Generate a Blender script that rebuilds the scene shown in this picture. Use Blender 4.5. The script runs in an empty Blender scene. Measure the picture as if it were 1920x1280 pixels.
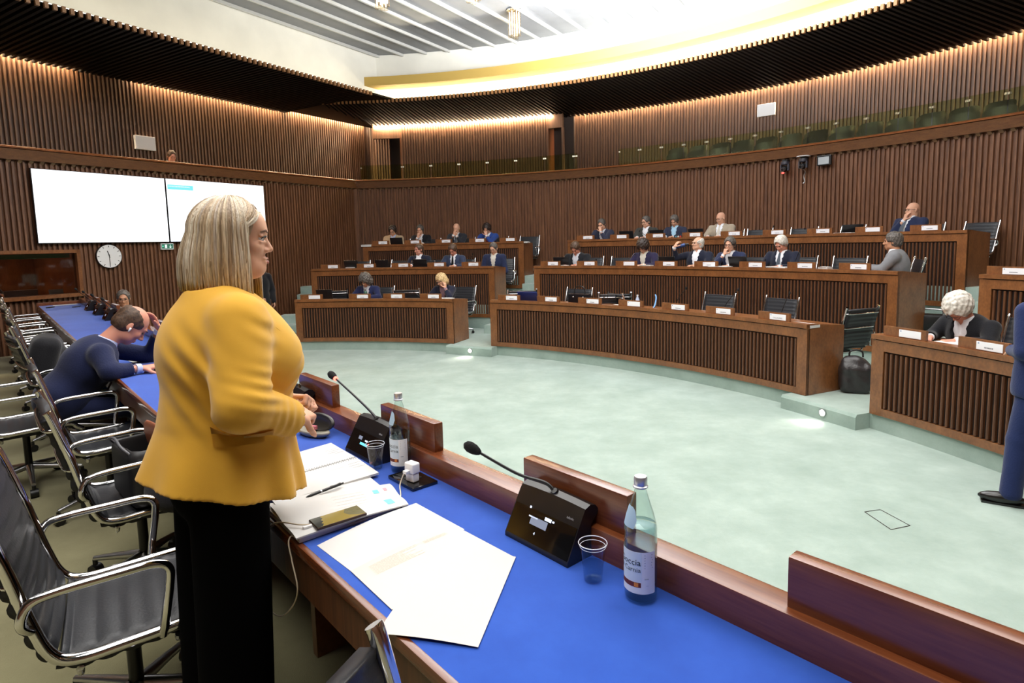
import bpy, bmesh, math, random
import numpy as np
from mathutils import Vector, Matrix
random.seed(7)
SC = bpy.context.scene
COL = SC.collection
PI = math.pi
R = math.radians

# ------------------------------------------------------------------ camera
CAMZ, DAIS = 1.98, 0.38
ROLL = math.atan(0.0241)
PITCH = -math.atan(121 * math.cos(ROLL) / 1130.0)
_f = Vector((0, math.cos(PITCH), math.sin(PITCH)))
_u = Vector((0, -math.sin(PITCH), math.cos(PITCH)))
_r = Vector((1, 0, 0))
_ix = math.cos(ROLL) * _r - math.sin(ROLL) * _u
_iu = math.sin(ROLL) * _r + math.cos(ROLL) * _u
cam_data = bpy.data.cameras.new('camera')
cam_data.sensor_width = 36.0
cam_data.lens = 1130.0 / 1920 * 36
cam_data.shift_y = -65 / 1920
cam_data.clip_start = 0.02
cam = bpy.data.objects.new('camera', cam_data)
COL.objects.link(cam)
cam.matrix_world = Matrix(((_ix.x, _iu.x, -_f.x, 0), (_ix.y, _iu.y, -_f.y, 0), (_ix.z, _iu.z, -_f.z, CAMZ), (0, 0, 0, 1)))
SC.camera = cam

# ------------------------------------------------------------------ world, exposure
W = bpy.data.worlds.new('world'); SC.world = W; W.use_nodes = True
W.node_tree.nodes['Background'].inputs[0].default_value = (0.75, 0.8, 0.9, 1)
W.node_tree.nodes['Background'].inputs[1].default_value = 0.06
SC.view_settings.view_transform = 'Standard'
SC.view_settings.look = 'None'
SC.view_settings.exposure = 0.0
SC.view_settings.gamma = 1.0
SC.view_settings.use_curve_mapping = False
SC.cycles.use_denoising = True
SC.cycles.max_bounces = 7
SC.cycles.diffuse_bounces = 3
SC.cycles.glossy_bounces = 3
SC.cycles.transmission_bounces = 7
SC.cycles.transparent_max_bounces = 8
SC.cycles.sample_clamp_indirect = 6.0
SC.cycles.caustics_reflective = False
SC.cycles.caustics_refractive = False

# hall geometry: rows are arcs about O, the azimuth a is measured clockwise from +Y
OX, OY = -4.3, 3.1
def pol(r, a, z=0.0):
    return Vector((OX + r * math.sin(R(a)), OY + r * math.cos(R(a)), z))
# long table frame: U runs away along the table, V across it towards the hall
TU = Vector((-.6575, .7535, 0)).normalized(); TV = Vector((TU.y, -TU.x, 0))
TABZ = 1.13
def tp(u, v, z=TABZ):
    return TU * u + TV * v + Vector((0, 0, z))
TROT = math.atan2(TV.x, TV.y) * -1          # z rotation that turns local +Y to TV
# left wall: runs from the corner LC back towards the camera
LC = Vector((-4.19, 16.8, 0)); LD = Vector((-.526, -.850, 0)).normalized(); LN = Vector((-LD.y, LD.x, 0))
LN = Vector((.850, -.526, 0)).normalized()   # into the room
def lw(s, off=0.0, z=0.0):
    return LC + LD * s + LN * off + Vector((0, 0, z))
LROT = math.atan2(-LN.x, LN.y)               # turns local +Y to LN

def area(name, loc, direction, sx, sy, power, color, spread=180):
    d = bpy.data.lights.new(name, 'AREA'); d.shape = 'RECTANGLE'; d.size = sx; d.size_y = sy
    d.energy = power; d.color = color; d.spread = R(spread)
    o = bpy.data.objects.new(name, d); COL.objects.link(o); o.location = loc
    o.rotation_euler = Vector(direction).to_track_quat('-Z', 'Y').to_euler(); return o
def spot(name, loc, direction, power, color, angle, blend=1.0, radius=.05):
    d = bpy.data.lights.new(name, 'SPOT'); d.energy = power; d.color = color
    d.spot_size = R(angle); d.spot_blend = blend; d.shadow_soft_size = radius
    o = bpy.data.objects.new(name, d); COL.objects.link(o); o.location = loc
    o.rotation_euler = Vector(direction).to_track_quat('-Z', 'Y').to_euler(); return o
# area lamps added as overhead fill, and one facing up to whiten the ceiling
area('ceiling_fill_middle', (-1.2, 6.5, 6.55), (0, 0, -1), 6, 5, 520, (1.0, .97, .93))
area('ceiling_fill_right', (3.2, 4.2, 6.55), (0, 0, -1), 5, 5, 420, (1.0, .97, .93))
area('ceiling_fill_near', (-1.5, .6, 6.4), (.1, .15, -1), 5, 3, 330, (1.0, .96, .91))
area('ceiling_blowout_fill', (1.9, 9.9, 5.0), (0.1, 0.1, 1), 3.6, 3.2, 2300, (.97, .98, 1.0))
spot('camera_flash', (.15, -.25, 2.5), (.17, .72, .42), 450, (1.0, .98, .95), 110, 1.0, .06)

# ------------------------------------------------------------------ materials
def new_mat(name):
    m = bpy.data.materials.new(name); m.use_nodes = True
    nt = m.node_tree; b = nt.nodes['Principled BSDF']; return m, nt, b
def hexc(h):
    h = h.lstrip('#'); c = [int(h[i:i+2], 16) / 255 for i in (0, 2, 4)]
    return tuple((x / 12.92 if x <= .04045 else ((x + .055) / 1.055) ** 2.4) for x in c) + (1,)
_mc = {}
def flat(name, col, rough=.6, metal=0.0, noise=0.0, scale=30, bump=0.0, coat=0.0, sheen=0.0, spec=.5, bscale=None, stretch=(1, 1, 1)):
    if name in _mc: return _mc[name]
    m, nt, b = new_mat(name); c = hexc(col) if isinstance(col, str) else col
    b.inputs['Base Color'].default_value = c; b.inputs['Roughness'].default_value = rough
    b.inputs['Metallic'].default_value = metal; b.inputs['Coat Weight'].default_value = coat
    b.inputs['Sheen Weight'].default_value = sheen; b.inputs['Specular IOR Level'].default_value = spec
    if noise or bump:
        tc = nt.nodes.new('ShaderNodeTexCoord'); mp = nt.nodes.new('ShaderNodeMapping')
        mp.inputs['Scale'].default_value = stretch
        nt.links.new(tc.outputs['Object'], mp.inputs[0])
        n = nt.nodes.new('ShaderNodeTexNoise'); n.inputs['Scale'].default_value = scale; n.inputs['Detail'].default_value = 5
        nt.links.new(mp.outputs[0], n.inputs[0])
        if noise:
            cr = nt.nodes.new('ShaderNodeValToRGB')
            cr.color_ramp.elements[0].position = .3; cr.color_ramp.elements[1].position = .72
            cr.color_ramp.elements[0].color = tuple(x * (1 - noise) for x in c[:3]) + (1,)
            cr.color_ramp.elements[1].color = tuple(min(1, x * (1 + noise)) for x in c[:3]) + (1,)
            nt.links.new(n.outputs[0], cr.inputs[0]); nt.links.new(cr.outputs[0], b.inputs['Base Color'])
        if bump:
            n2 = n
            if bscale:
                n2 = nt.nodes.new('ShaderNodeTexNoise'); n2.inputs['Scale'].default_value = bscale; n2.inputs['Detail'].default_value = 4
                nt.links.new(mp.outputs[0], n2.inputs[0])
            bp = nt.nodes.new('ShaderNodeBump'); bp.inputs['Strength'].default_value = bump; bp.inputs['Distance'].default_value = .01
            nt.links.new(n2.outputs[0], bp.inputs['Height']); nt.links.new(bp.outputs[0], b.inputs['Normal'])
    _mc[name] = m; return m
def emit(name, col, strength):
    if name in _mc: return _mc[name]
    m, nt, b = new_mat(name); c = hexc(col) if isinstance(col, str) else col
    b.inputs['Base Color'].default_value = (0.02, .02, .02, 1)
    b.inputs['Emission Color'].default_value = c; b.inputs['Emission Strength'].default_value = strength
    _mc[name] = m; return m
def glass(name, col='#ffffff', rough=0.0, ior=1.45, thin=False, tint=None):
    if name in _mc: return _mc[name]
    m, nt, b = new_mat(name)
    if thin:
        out = nt.nodes['Material Output']; nt.nodes.remove(b)
        t = nt.nodes.new('ShaderNodeBsdfTransparent'); t.inputs[0].default_value = hexc(col)
        g = nt.nodes.new('ShaderNodeBsdfGlossy'); g.inputs['Roughness'].default_value = .03
        lwt = nt.nodes.new('ShaderNodeLayerWeight'); lwt.inputs[0].default_value = .5
        pw = nt.nodes.new('ShaderNodeMath'); pw.operation = 'POWER'; pw.inputs[1].default_value = 3.2; nt.links.new(lwt.outputs['Facing'], pw.inputs[0])
        fr = nt.nodes.new('ShaderNodeMath'); fr.operation = 'MULTIPLY_ADD'; fr.inputs[1].default_value = .75; fr.inputs[2].default_value = (ior - 1) ** 2 / (ior + 1) ** 2 + rough
        nt.links.new(pw.outputs[0], fr.inputs[0])
        mx = nt.nodes.new('ShaderNodeMixShader')
        nt.links.new(fr.outputs[0], mx.inputs[0]); nt.links.new(t.outputs[0], mx.inputs[1]); nt.links.new(g.outputs[0], mx.inputs[2])
        nt.links.new(mx.outputs[0], out.inputs[0])
    else:
        b.inputs['Base Color'].default_value = hexc(col); b.inputs['Roughness'].default_value = rough
        b.inputs['Transmission Weight'].default_value = 1.0; b.inputs['IOR'].default_value = ior
    _mc[name] = m; return m
def wood(name, c1, c2, rough=.35, coat=.3, stretch=(3, 3, .35), scale=6, slat=False, grain=24):
    """wood: long grain streaks in two browns, plus a slow tone change from board to board"""
    m, nt, b = new_mat(name)
    tc = nt.nodes.new('ShaderNodeTexCoord'); mp = nt.nodes.new('ShaderNodeMapping'); mp.inputs['Scale'].default_value = stretch
    nt.links.new(tc.outputs['Object'], mp.inputs[0])
    n1 = nt.nodes.new('ShaderNodeTexNoise'); n1.inputs['Scale'].default_value = scale; n1.inputs['Detail'].default_value = 3
    n2 = nt.nodes.new('ShaderNodeTexNoise'); n2.inputs['Scale'].default_value = grain; n2.inputs['Detail'].default_value = 6
    nt.links.new(mp.outputs[0], n1.inputs[0]); nt.links.new(mp.outputs[0], n2.inputs[0])
    ad = nt.nodes.new('ShaderNodeMath'); ad.operation = 'ADD'
    nt.links.new(n1.outputs[0], ad.inputs[0]); nt.links.new(n2.outputs[0], ad.inputs[1])
    cr = nt.nodes.new('ShaderNodeValToRGB'); cr.color_ramp.elements[0].position = .36; cr.color_ramp.elements[1].position = .66
    hv = nt.nodes.new('ShaderNodeMath'); hv.operation = 'MULTIPLY'; hv.inputs[1].default_value = .5
    nt.links.new(ad.outputs[0], hv.inputs[0]); nt.links.new(hv.outputs[0], cr.inputs[0])
    cr.color_ramp.elements[0].color = hexc(c1); cr.color_ramp.elements[1].color = hexc(c2)
    nt.links.new(cr.outputs[0], b.inputs['Base Color'])
    b.inputs['Roughness'].default_value = rough; b.inputs['Coat Weight'].default_value = coat; b.inputs['Coat Roughness'].default_value = .25
    return m
M_SLAT = wood('slat_walnut', '#452819', '#8f6142', .5, .05, (9, 9, .25), 5)
M_SLATU = wood('upper_slat_walnut', '#3d281b', '#74533d', .5, .05, (9, 9, .25), 5)
M_PANEL = wood('desk_mahogany', '#6b4124', '#8d5a33', .3, .35, (2, 2, 1.2), 4)
M_DSLAT = wood('desk_slat_wood', '#4c2e1d', '#74492d', .4, .15, (9, 9, .3), 5)
M_RAIL = wood('rail_mahogany', '#5e2e18', '#7b4424', .26, .4, (.4, 5, 5), 5)
M_DARK = flat('dark_gap', '#1a0d07', .8)
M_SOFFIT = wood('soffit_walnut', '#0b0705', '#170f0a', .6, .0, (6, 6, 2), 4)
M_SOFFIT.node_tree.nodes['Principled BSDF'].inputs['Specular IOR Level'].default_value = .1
M_NOTCH_LIT = flat('notch_lit', '#a98a6c', .6)
M_PLASTER = flat('plaster_cream', '#dfddd3', .9, noise=.06, scale=1.6)
M_GOLD = flat('gold_beam', '#b4964c', .75)
M_METAL = flat('ceiling_metal', '#76787b', .45, .25, noise=.1, scale=2.5)
M_BATTEN = flat('ceiling_batten', '#b4b4b0', .5)
M_WHITE = flat('white_plastic', '#e9e9ea', .45)
M_BLACK = flat('black_plastic', '#131314', .35)
M_CHROME = flat('chrome', '#dcdcde', .09, 1.0)
M_SATIN = flat('satin_metal', '#b8b8ba', .3, 1.0)
def carpet(name, c1, c2, c3, bs=260, bst=.35):
    m, nt, b = new_mat(name)
    tc = nt.nodes.new('ShaderNodeTexCoord')
    n1 = nt.nodes.new('ShaderNodeTexNoise'); n1.inputs['Scale'].default_value = 1.7; n1.inputs['Detail'].default_value = 8; n1.inputs['Roughness'].default_value = .7
    n2 = nt.nodes.new('ShaderNodeTexNoise'); n2.inputs['Scale'].default_value = bs; n2.inputs['Detail'].default_value = 2
    nt.links.new(tc.outputs['Object'], n1.inputs[0]); nt.links.new(tc.outputs['Object'], n2.inputs[0])
    cr = nt.nodes.new('ShaderNodeValToRGB'); e = cr.color_ramp.elements
    e[0].position = .3; e[1].position = .7; e[0].color = hexc(c1); e[1].color = hexc(c3)
    k = e.new(.5); k.color = hexc(c2)
    nt.links.new(n1.outputs[0], cr.inputs[0]); nt.links.new(cr.outputs[0], b.inputs['Base Color'])
    bp = nt.nodes.new('ShaderNodeBump'); bp.inputs['Strength'].default_value = bst; bp.inputs['Distance'].default_value = .004
    nt.links.new(n2.outputs[0], bp.inputs['Height']); nt.links.new(bp.outputs[0], b.inputs['Normal'])
    b.inputs['Roughness'].default_value = .95; b.inputs['Sheen Weight'].default_value = .3; b.inputs['Specular IOR Level'].default_value = .1
    return m
M_CARPET = carpet('green_carpet', '#8b9e94', '#9aaca3', '#aabbb2')
M_BLUE = carpet('blue_baize', '#1b429c', '#234daa', '#2c58b8', 1300, .15)
M_DAISC = carpet('dais_carpet', '#7d7858', '#888362', '#938e6c')

# ------------------------------------------------------------------ mesh helpers
def obj(name, bm, mat, parent=None, smooth=False, loc=None, auto=None):
    if isinstance(bm, tuple):
        me = bpy.data.meshes.new(name); me.from_pydata([tuple(v) for v in bm[0]], [], bm[1]); me.update()
    else:
        me = bpy.data.meshes.new(name); bmesh.ops.recalc_face_normals(bm, faces=bm.faces[:]); bm.to_mesh(me); bm.free()
    if mat: me.materials.append(mat)
    if smooth: me.polygons.foreach_set('use_smooth', [True] * len(me.polygons))
    if auto is not None: me.set_sharp_from_angle(angle=R(auto))
    o = bpy.data.objects.new(name, me); COL.objects.link(o)
    if parent: o.parent = parent
    if loc is not None: o.location = loc
    return o
def struct(name, bm, mat, **k):
    o = obj(name, bm, mat, **k)
    if not o.parent: o['kind'] = 'structure'
    return o
def thing(name, label, cat, loc=(0, 0, 0), rotz=0.0, group=None):
    o = bpy.data.objects.new(name, None); COL.objects.link(o); o.empty_display_size = .1
    o.location = loc; o.rotation_euler = (0, 0, rotz); o['label'] = label; o['category'] = cat
    if group: o['group'] = group
    return o
def tag(o, label, cat, group=None):
    o['label'] = label; o['category'] = cat
    if group: o['group'] = group
    return o
def dup(root, loc, rotz, label=None, group=None):
    r = root.copy(); COL.objects.link(r); r.location = loc; r.rotation_euler = (0, 0, rotz)
    if label: r['label'] = label
    if group: r['group'] = group
    for ch in list(root.children):
        c = ch.copy(); COL.objects.link(c); c.parent = r
        for g in list(ch.children):
            d = g.copy(); COL.objects.link(d); d.parent = c
    return r
def box(bm, x0, y0, z0, x1, y1, z1, M=None):
    vs = [bm.verts.new(p) for p in ((x0, y0, z0), (x1, y0, z0), (x1, y1, z0), (x0, y1, z0), (x0, y0, z1), (x1, y0, z1), (x1, y1, z1), (x0, y1, z1))]
    for f in ((0, 3, 2, 1), (4, 5, 6, 7), (0, 1, 5, 4), (1, 2, 6, 5), (2, 3, 7, 6), (3, 0, 4, 7)):
        bm.faces.new([vs[i] for i in f])
    if M is not None: bmesh.ops.transform(bm, matrix=M, verts=vs)
    return vs
def BM(): return bmesh.new()
def bbox(*a, bev=0.0, seg=2, M=None):
    bm = BM(); box(bm, *a)
    if bev: bmesh.ops.bevel(bm, geom=bm.edges[:], offset=bev, segments=seg, profile=.6, affect='EDGES')
    if M is not None: bmesh.ops.transform(bm, matrix=M, verts=bm.verts[:])
    return bm
def addb(bm, other):
    me = bpy.data.meshes.new('t'); other.to_mesh(me); other.free(); bm.from_mesh(me); bpy.data.meshes.remove(me); return bm
def tube(bm, pts, r, n=8, cap=True, closed=False):
    pts = [Vector(p) for p in pts]; rs = r if isinstance(r, (list, tuple)) else [r] * len(pts)
    rings = []; up = None; L = len(pts)
    for i, p in enumerate(pts):
        a = pts[(i - 1) % L] if (i or closed) else p; b = pts[(i + 1) % L] if (i < L - 1 or closed) else p
        t = (b - a); t = t.normalized() if t.length > 1e-9 else Vector((0, 0, 1))
        if up is None: up = Vector((0, 0, 1)) if abs(t.z) < .9 else Vector((0, 1, 0))
        s = t.cross(up).normalized(); up = s.cross(t).normalized()
        rings.append([bm.verts.new(p + (s * math.cos(2 * PI * k / n) + up * math.sin(2 * PI * k / n)) * rs[i]) for k in range(n)])
    for i in range(L if closed else L - 1):
        A, B = rings[i], rings[(i + 1) % L]
        for k in range(n): bm.faces.new((A[k], A[(k + 1) % n], B[(k + 1) % n], B[k]))
    if cap and not closed:
        bm.faces.new(rings[0][::-1]); bm.faces.new(rings[-1])
    return bm
def smoothpath(pts, k=6, closed=False):
    """Catmull-Rom through the points"""
    P = [Vector(p) for p in pts]; out = []; n = len(P)
    for i in range(n if closed else n - 1):
        g = (lambda j: P[j % n]) if closed else (lambda j: P[max(0, min(n - 1, j))])
        a, b, c, d = g(i - 1), g(i), g(i + 1), g(i + 2)
        for s in range(k):
            t = s / k; out.append(.5 * ((2 * b) + (c - a) * t + (2 * a - 5 * b + 4 * c - d) * t * t + (3 * b - a - 3 * c + d) * t ** 3))
    if not closed: out.append(P[-1])
    return out
def lathe(bm, prof, n=24, M=None, a0=0, a1=360):
    vs = []; full = (a1 - a0) >= 360; m = n if full else n + 1
    for r, z in prof:
        vs.append([bm.verts.new((r * math.cos(R(a0 + (a1 - a0) * k / n)), r * math.sin(R(a0 + (a1 - a0) * k / n)), z)) for k in range(m)])
    for i in range(len(prof) - 1):
        for k in range(n):
            q = [vs[i][k], vs[i][(k + 1) % m], vs[i + 1][(k + 1) % m], vs[i + 1][k]]
            try: bm.faces.new(q)
            except ValueError: pass
    bmesh.ops.remove_doubles(bm, verts=bm.verts[:], dist=1e-6)
    if M is not None: bmesh.ops.transform(bm, matrix=M, verts=bm.verts[:])
    return bm
def prism(bm, poly, z0, z1):
    a = [bm.verts.new((x, y, z0)) for x, y in poly]; b = [bm.verts.new((x, y, z1)) for x, y in poly]
    bm.faces.new(a[::-1]); bm.faces.new(b); n = len(poly)
    for i in range(n): bm.faces.new((a[i], a[(i + 1) % n], b[(i + 1) % n], b[i]))
    return a + b
def uvsphere(bm, c, r, n=12, sc=(1, 1, 1)):
    res = bmesh.ops.create_uvsphere(bm, u_segments=n, v_segments=max(6, n // 2 + 2), radius=r)
    for v in res['verts']: v.co = Vector((v.co.x * sc[0], v.co.y * sc[1], v.co.z * sc[2])) + Vector(c)
def RZ(a): return Matrix.Rotation(a, 4, 'Z')
def RX(a): return Matrix.Rotation(a, 4, 'X')
def T(*a): return Matrix.Translation(a)
def sweep(path, prof, closedprof=True, caps=True):
    """path: list of (x, y, nx, ny); prof: list of (offset along n, z). Returns verts, faces"""
    V, F = [], []; n = len(prof)
    for x, y, nx, ny in path:
        for o, z in prof: V.append((x + nx * o, y + ny * o, z))
    for i in range(len(path) - 1):
        for k in range(n if closedprof else n - 1):
            k2 = (k + 1) % n; F.append((i * n + k, i * n + k2, (i + 1) * n + k2, (i + 1) * n + k))
    if caps and closedprof:
        F.append(tuple(range(n))[::-1]); F.append(tuple((len(path) - 1) * n + k for k in range(n)))
    return V, F
def merge(*vf):
    V, F = [], []
    for v, f in vf:
        b = len(V); V += v; F += [tuple(i + b for i in q) for q in f]
    return V, F
def arc(r, a0, a1, step=1.0):
    """path along the arc; n points inwards (to O)"""
    n = max(2, int(abs(a1 - a0) / step) + 1); out = []
    for i in range(n):
        a = R(a0 + (a1 - a0) * i / (n - 1)); out.append((OX + r * math.sin(a), OY + r * math.cos(a), -math.sin(a), -math.cos(a)))
    return out
def line(p, q, n):
    return [(p[0], p[1], n[0], n[1]), (q[0], q[1], n[0], n[1])]
def corrug(fn, L, z0, z1, pitch, w, d):
    """upright ribs standing d proud of a backing surface. fn(s) -> x, y, nx, ny"""
    V, F = [], []; n = int(L / pitch); p = L / n
    for i in range(n):
        s0 = i * p; cols = ((s0, 0), (s0 + p - w, 0), (s0 + p - w * .85, d), (s0 + p - w * .15, d), (s0 + p, 0))
        b = len(V)
        for s, o in cols:
            x, y, nx, ny = fn(s); V.append((x + nx * o, y + ny * o, z0)); V.append((x + nx * o, y + ny * o, z1))
        for k in range(4): F.append((b + 2 * k, b + 2 * k + 2, b + 2 * k + 3, b + 2 * k + 1))
        F.append((b + 3, b + 5, b + 7, b + 9)); F.append((b + 2, b + 4, b + 6, b + 8))
    return V, F
def arcfn(r, a0, sgn=1, inward=True):
    def f(s):
        a = R(a0) + sgn * s / r; k = -1 if inward else 1
        return (OX + r * math.sin(a), OY + r * math.cos(a), k * math.sin(a), k * math.cos(a))
    return f
def linefn(p, d, n):
    return lambda s: (p[0] + d[0] * s, p[1] + d[1] * s, n[0], n[1])
# ================================================================== the setting
RW, RG, ZB = 13.7, 16.0, 3.62       # lower wall radius, gallery wall radius, gallery ledge height
ZS, ZC = 5.5, 6.75                  # soffit and ceiling heights
A_L, A_R = 0.45, 118.0
bm = BM(); box(bm, -16, -5, -.2, 14, 22, 0)
struct('floor', bm, M_CARPET)
# raised floor behind the long table
def quad_prism(pts, z0, z1):
    bm = BM(); prism(bm, pts, z0, z1); return bm
P0 = tp(-3, 1.2, 0); P1 = tp(12.35, 1.2, 0); P2 = tp(12.35, -5, 0); P3 = tp(-3, -5, 0)
struct('floor_dais', quad_prism([(p.x, p.y) for p in (P0, P1, P2, P3)], 0, DAIS), M_DAISC)
# tiers under the desk rows: each tier has a lower step at the aisles
def tier(name, r0, z):
    vf = sweep(arc(r0, .1, 100, 1.5), [(0, 0.0), (0, z), (r0 - RW - .05, z), (r0 - RW - .05, 0.0)])
    return struct(name, vf, M_CARPET)
tier('floor_tier_1', 8.45, .16)
tier('floor_tier_2', 10.38, .67)
tier('floor_tier_3', 12.18, 1.18)
# rounded step noses where the aisles meet the floor (lamp set in each riser)
def steps(name, a0, a1, r, z0, z1, n, depth):
    parts = []
    h = (z1 - z0) / n
    for i in range(n - 1):
        rr = r - depth * (n - 1 - i)
        parts.append(sweep(arc(rr, a0, a1, 1), [(0, z0), (0, z0 + h * (i + 1)), (-(r - rr) - .02, z0 + h * (i + 1)), (-(r - rr) - .02, z0)]))
    return struct(name, merge(*parts), M_CARPET)
ST = []
for i, (a0, a1) in enumerate(((-4.5, .7), (22.6, 27.4), (64.2, 68.6))):
    steps('floor_steps_%d' % (2 * i + 1), a0, a1, 10.38, .16, .67, 3, .34)
    steps('floor_steps_%d' % (2 * i + 2), a0, a1, 12.18, .67, 1.18, 3, .34)
for i, (a0, a1) in enumerate(((22.0, 28.4), (63.4, 69.9))):
    vf = sweep(arc(8.45, a0, a1, .5), [(.20, 0), (.20, .13), (.18, .161), (-.3, .161), (-.3, 0)])
    struct('floor_landing_%d' % (i + 1), vf, M_CARPET, smooth=False)
# lower walls
L_ARC = R(A_R - A_L) * RW
wall = struct('wall_back', sweep(arc(RW + .03, A_L, A_R, 1), [(0, 0), (0, ZB), (-.1, ZB), (-.1, 0)]), M_SLAT)
obj('slats', corrug(arcfn(RW + .03, A_L), L_ARC, .3, ZB - .10, .078, .046, .04), M_SLAT, wall)
# slat ends under the ledge, the light they catch painted in as tan
def wedges(fn, L, z, pitch, w=.062, h=.055, d=.085):
    V, F = [], []; n = int(L / pitch); p = L / n
    for i in range(n):
        s = i * p + p * .2; b = len(V)
        for (ss, o, zz) in ((s, .0, z), (s + w, .0, z), (s + w, d, z), (s, d, z), (s + w * .1, .0, z - h), (s + w, .0, z - h)):
            x, y, nx, ny = fn(ss); V.append((x + nx * o, y + ny * o, zz))
        F += [(b + 4, b + 5, b + 2, b + 3), (b, b + 4, b + 3), (b + 1, b + 2, b + 5), (b, b + 3, b + 2, b + 1)]
    return V, F
obj('wedges', wedges(arcfn(RW, A_L), L_ARC, ZB - .07, .156), M_NOTCH_LIT, wall)
LW_LEN = 17.0
struct('trim_11', bbox(LC.x - .09, LC.y - .09, 0, LC.x + .045, LC.y + .06, ZB + .10), M_SLAT)
BOOTH0, BOOTH1 = 7.33, 12.4
def lpiece(s0, s1, z0, z1): return sweep(line(lw(s0, -.03), lw(s1, -.03), LN), [(0, z0), (0, z1), (-.1, z1), (-.1, z0)])
wl = struct('wall_left', merge(lpiece(0, BOOTH0 - .4, 0, ZB), lpiece(BOOTH0 - .4, BOOTH1, 0, 1.2), lpiece(BOOTH0 - .4, BOOTH1, 2.04, ZB), lpiece(BOOTH1, LW_LEN, 0, ZB)), M_SLAT)
# the screen, clock and booth hang on the left wall; slats run behind them
def lslat(s0, s1, z0, z1):
    return corrug(linefn(lw(s0, -.03), LD, LN), s1 - s0, z0, z1, .078, .046, .04)
obj('slats', merge(lslat(0, BOOTH0 - .46, .1, ZB - .10), lslat(BOOTH0 - .46, BOOTH1, .1, 1.2), lslat(BOOTH0 - .46, BOOTH1, 2.04, ZB - .1), lslat(BOOTH1, LW_LEN, .1, ZB - .1)), M_SLAT, wl)
obj('wedges', wedges(linefn(lw(0), LD, LN), LW_LEN, ZB - .07, .156), M_NOTCH_LIT, wl)
# ledge (moulded gallery edge) on top of the lower walls
prof = [(-.12, ZB - .08), (.09, ZB - .08), (.10, ZB - .02), (.06, ZB - .02), (.07, ZB + .045), (.03, ZB + .05), (.04, ZB + .10), (.0, ZB + .115), (-.12, ZB + .115)]
M_LEDGE = wood('ledge_wood', '#5a3822', '#77502f', .35, .2, (2, 2, 6), 4)
struct('trim_1', sweep(arc(RW, A_L, A_R, 1), prof), M_LEDGE)
struct('trim_2', sweep(line(lw(0), lw(LW_LEN), LN), prof), M_LEDGE)
hr = [(-.03, ZB + .115), (.045, ZB + .115), (.05, ZB + .14), (.03, ZB + .155), (-.03, ZB + .155)]
M_HAND = wood('handrail_mahogany', '#7a4522', '#96592f', .28, .4, (2, 2, 2), 4)
struct('trim_3', sweep(arc(RW, A_L, A_R, 1), hr), M_HAND)
struct('trim_4', sweep(line(lw(0), lw(LW_LEN), LN), hr), M_HAND)
# gallery floor
vf = sweep(arc(RW + .05, -6, A_R, 1), [(0, ZB - .95), (0, ZB - .80), (-2.6, ZB - .80), (-2.6, ZB - .95)])
vf2 = sweep(line(lw(-3, -.1), lw(LW_LEN, -.1), LN), [(0, ZB - .95), (0, ZB - .80), (-1.5, ZB - .80), (-1.5, ZB - .95)])
struct('floor_gallery', merge(vf, vf2), M_CARPET)
# gallery walls: left straight, then the projecting block in the middle with two door recesses, then the curve
GZ0, GZ1 = ZB - .85, ZS + .35
gl0 = lw(1.75 - 3.4, -1.33)
wg = struct('wall_gallery_left', sweep(line(lw(-1.75, -1.36), lw(LW_LEN, -1.36), LN), [(0, GZ0), (0, GZ1), (-.1, GZ1), (-.1, GZ0)]), M_SLATU)
obj('slats', corrug(linefn(lw(-1.75, -1.36), LD, LN), LW_LEN + 1.75, GZ0, GZ1, .078, .046, .04), M_SLATU, wg)
RM = 15.3
A_M0, A_M1 = 4.05, 20.85            # flush face of the projecting block
def garc(name, r, a0, a1, z0=GZ0, z1=GZ1):
    w_ = struct(name, sweep(arc(r + .03, a0, a1, 1), [(0, z0), (0, z1), (-.1, z1), (-.1, z0)]), M_SLATU)
    obj('slats', corrug(arcfn(r + .03, a0), R(a1 - a0) * r, z0, z1, .078, .046, .04), M_SLATU, w_)
    return w_
garc('wall_gallery_middle', RM, A_M0, A_M1)
garc('wall_gallery_right', RG, 21.4, A_R)
garc('wall_gallery_corner', RG + .1, -3.0, 2.2)
# door recesses either side of the block: dark openings with a header and a lit jamb
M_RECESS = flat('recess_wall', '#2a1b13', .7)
M_JAMB = wood('jamb_wood', '#5b3420', '#7d4e30', .4, .1, (8, 8, .3), 5)
for i, (a0, a1, r0) in enumerate(((1.0, 4.05, RM), (20.85, 22.4, RM))):
    hd = sweep(arc(r0, a0, a1, .5), [(0, ZS - .36), (0, GZ1), (-.12, GZ1), (-.12, ZS - .36)])
    struct('door_%d' % (i + 1), hd, M_SLATU)
    struct('wall_recess_%d' % (i + 1), sweep(arc(r0 + (1.1 if i == 0 else .55), a0 - 1.5, a1 + .6, .5), [(0, GZ0), (0, GZ1), (-.1, GZ1), (-.1, GZ0)]), M_RECESS)
for i, a in enumerate((4.05, 20.85)):
    p, q = pol(RM, a), pol(RG + .1, a); n = Vector((math.cos(R(a)), -math.sin(R(a)), 0)) * (1 if i else -1)
    struct('wall_return_%d' % (i + 1), sweep(line(p, q, n), [(0, GZ0), (0, GZ1), (-.06, GZ1), (-.06, GZ0)]), M_JAMB)
for i, a in enumerate((1.0, 22.4)):
    p = pol(RM, a)
    struct('trim_%d' % (i + 5), sweep(arc(RM - .02, a - .1, a + .1, .1), [(0, GZ0), (0, ZS - .36), (-.1, ZS - .36), (-.1, GZ0)]), M_SLATU)
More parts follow.
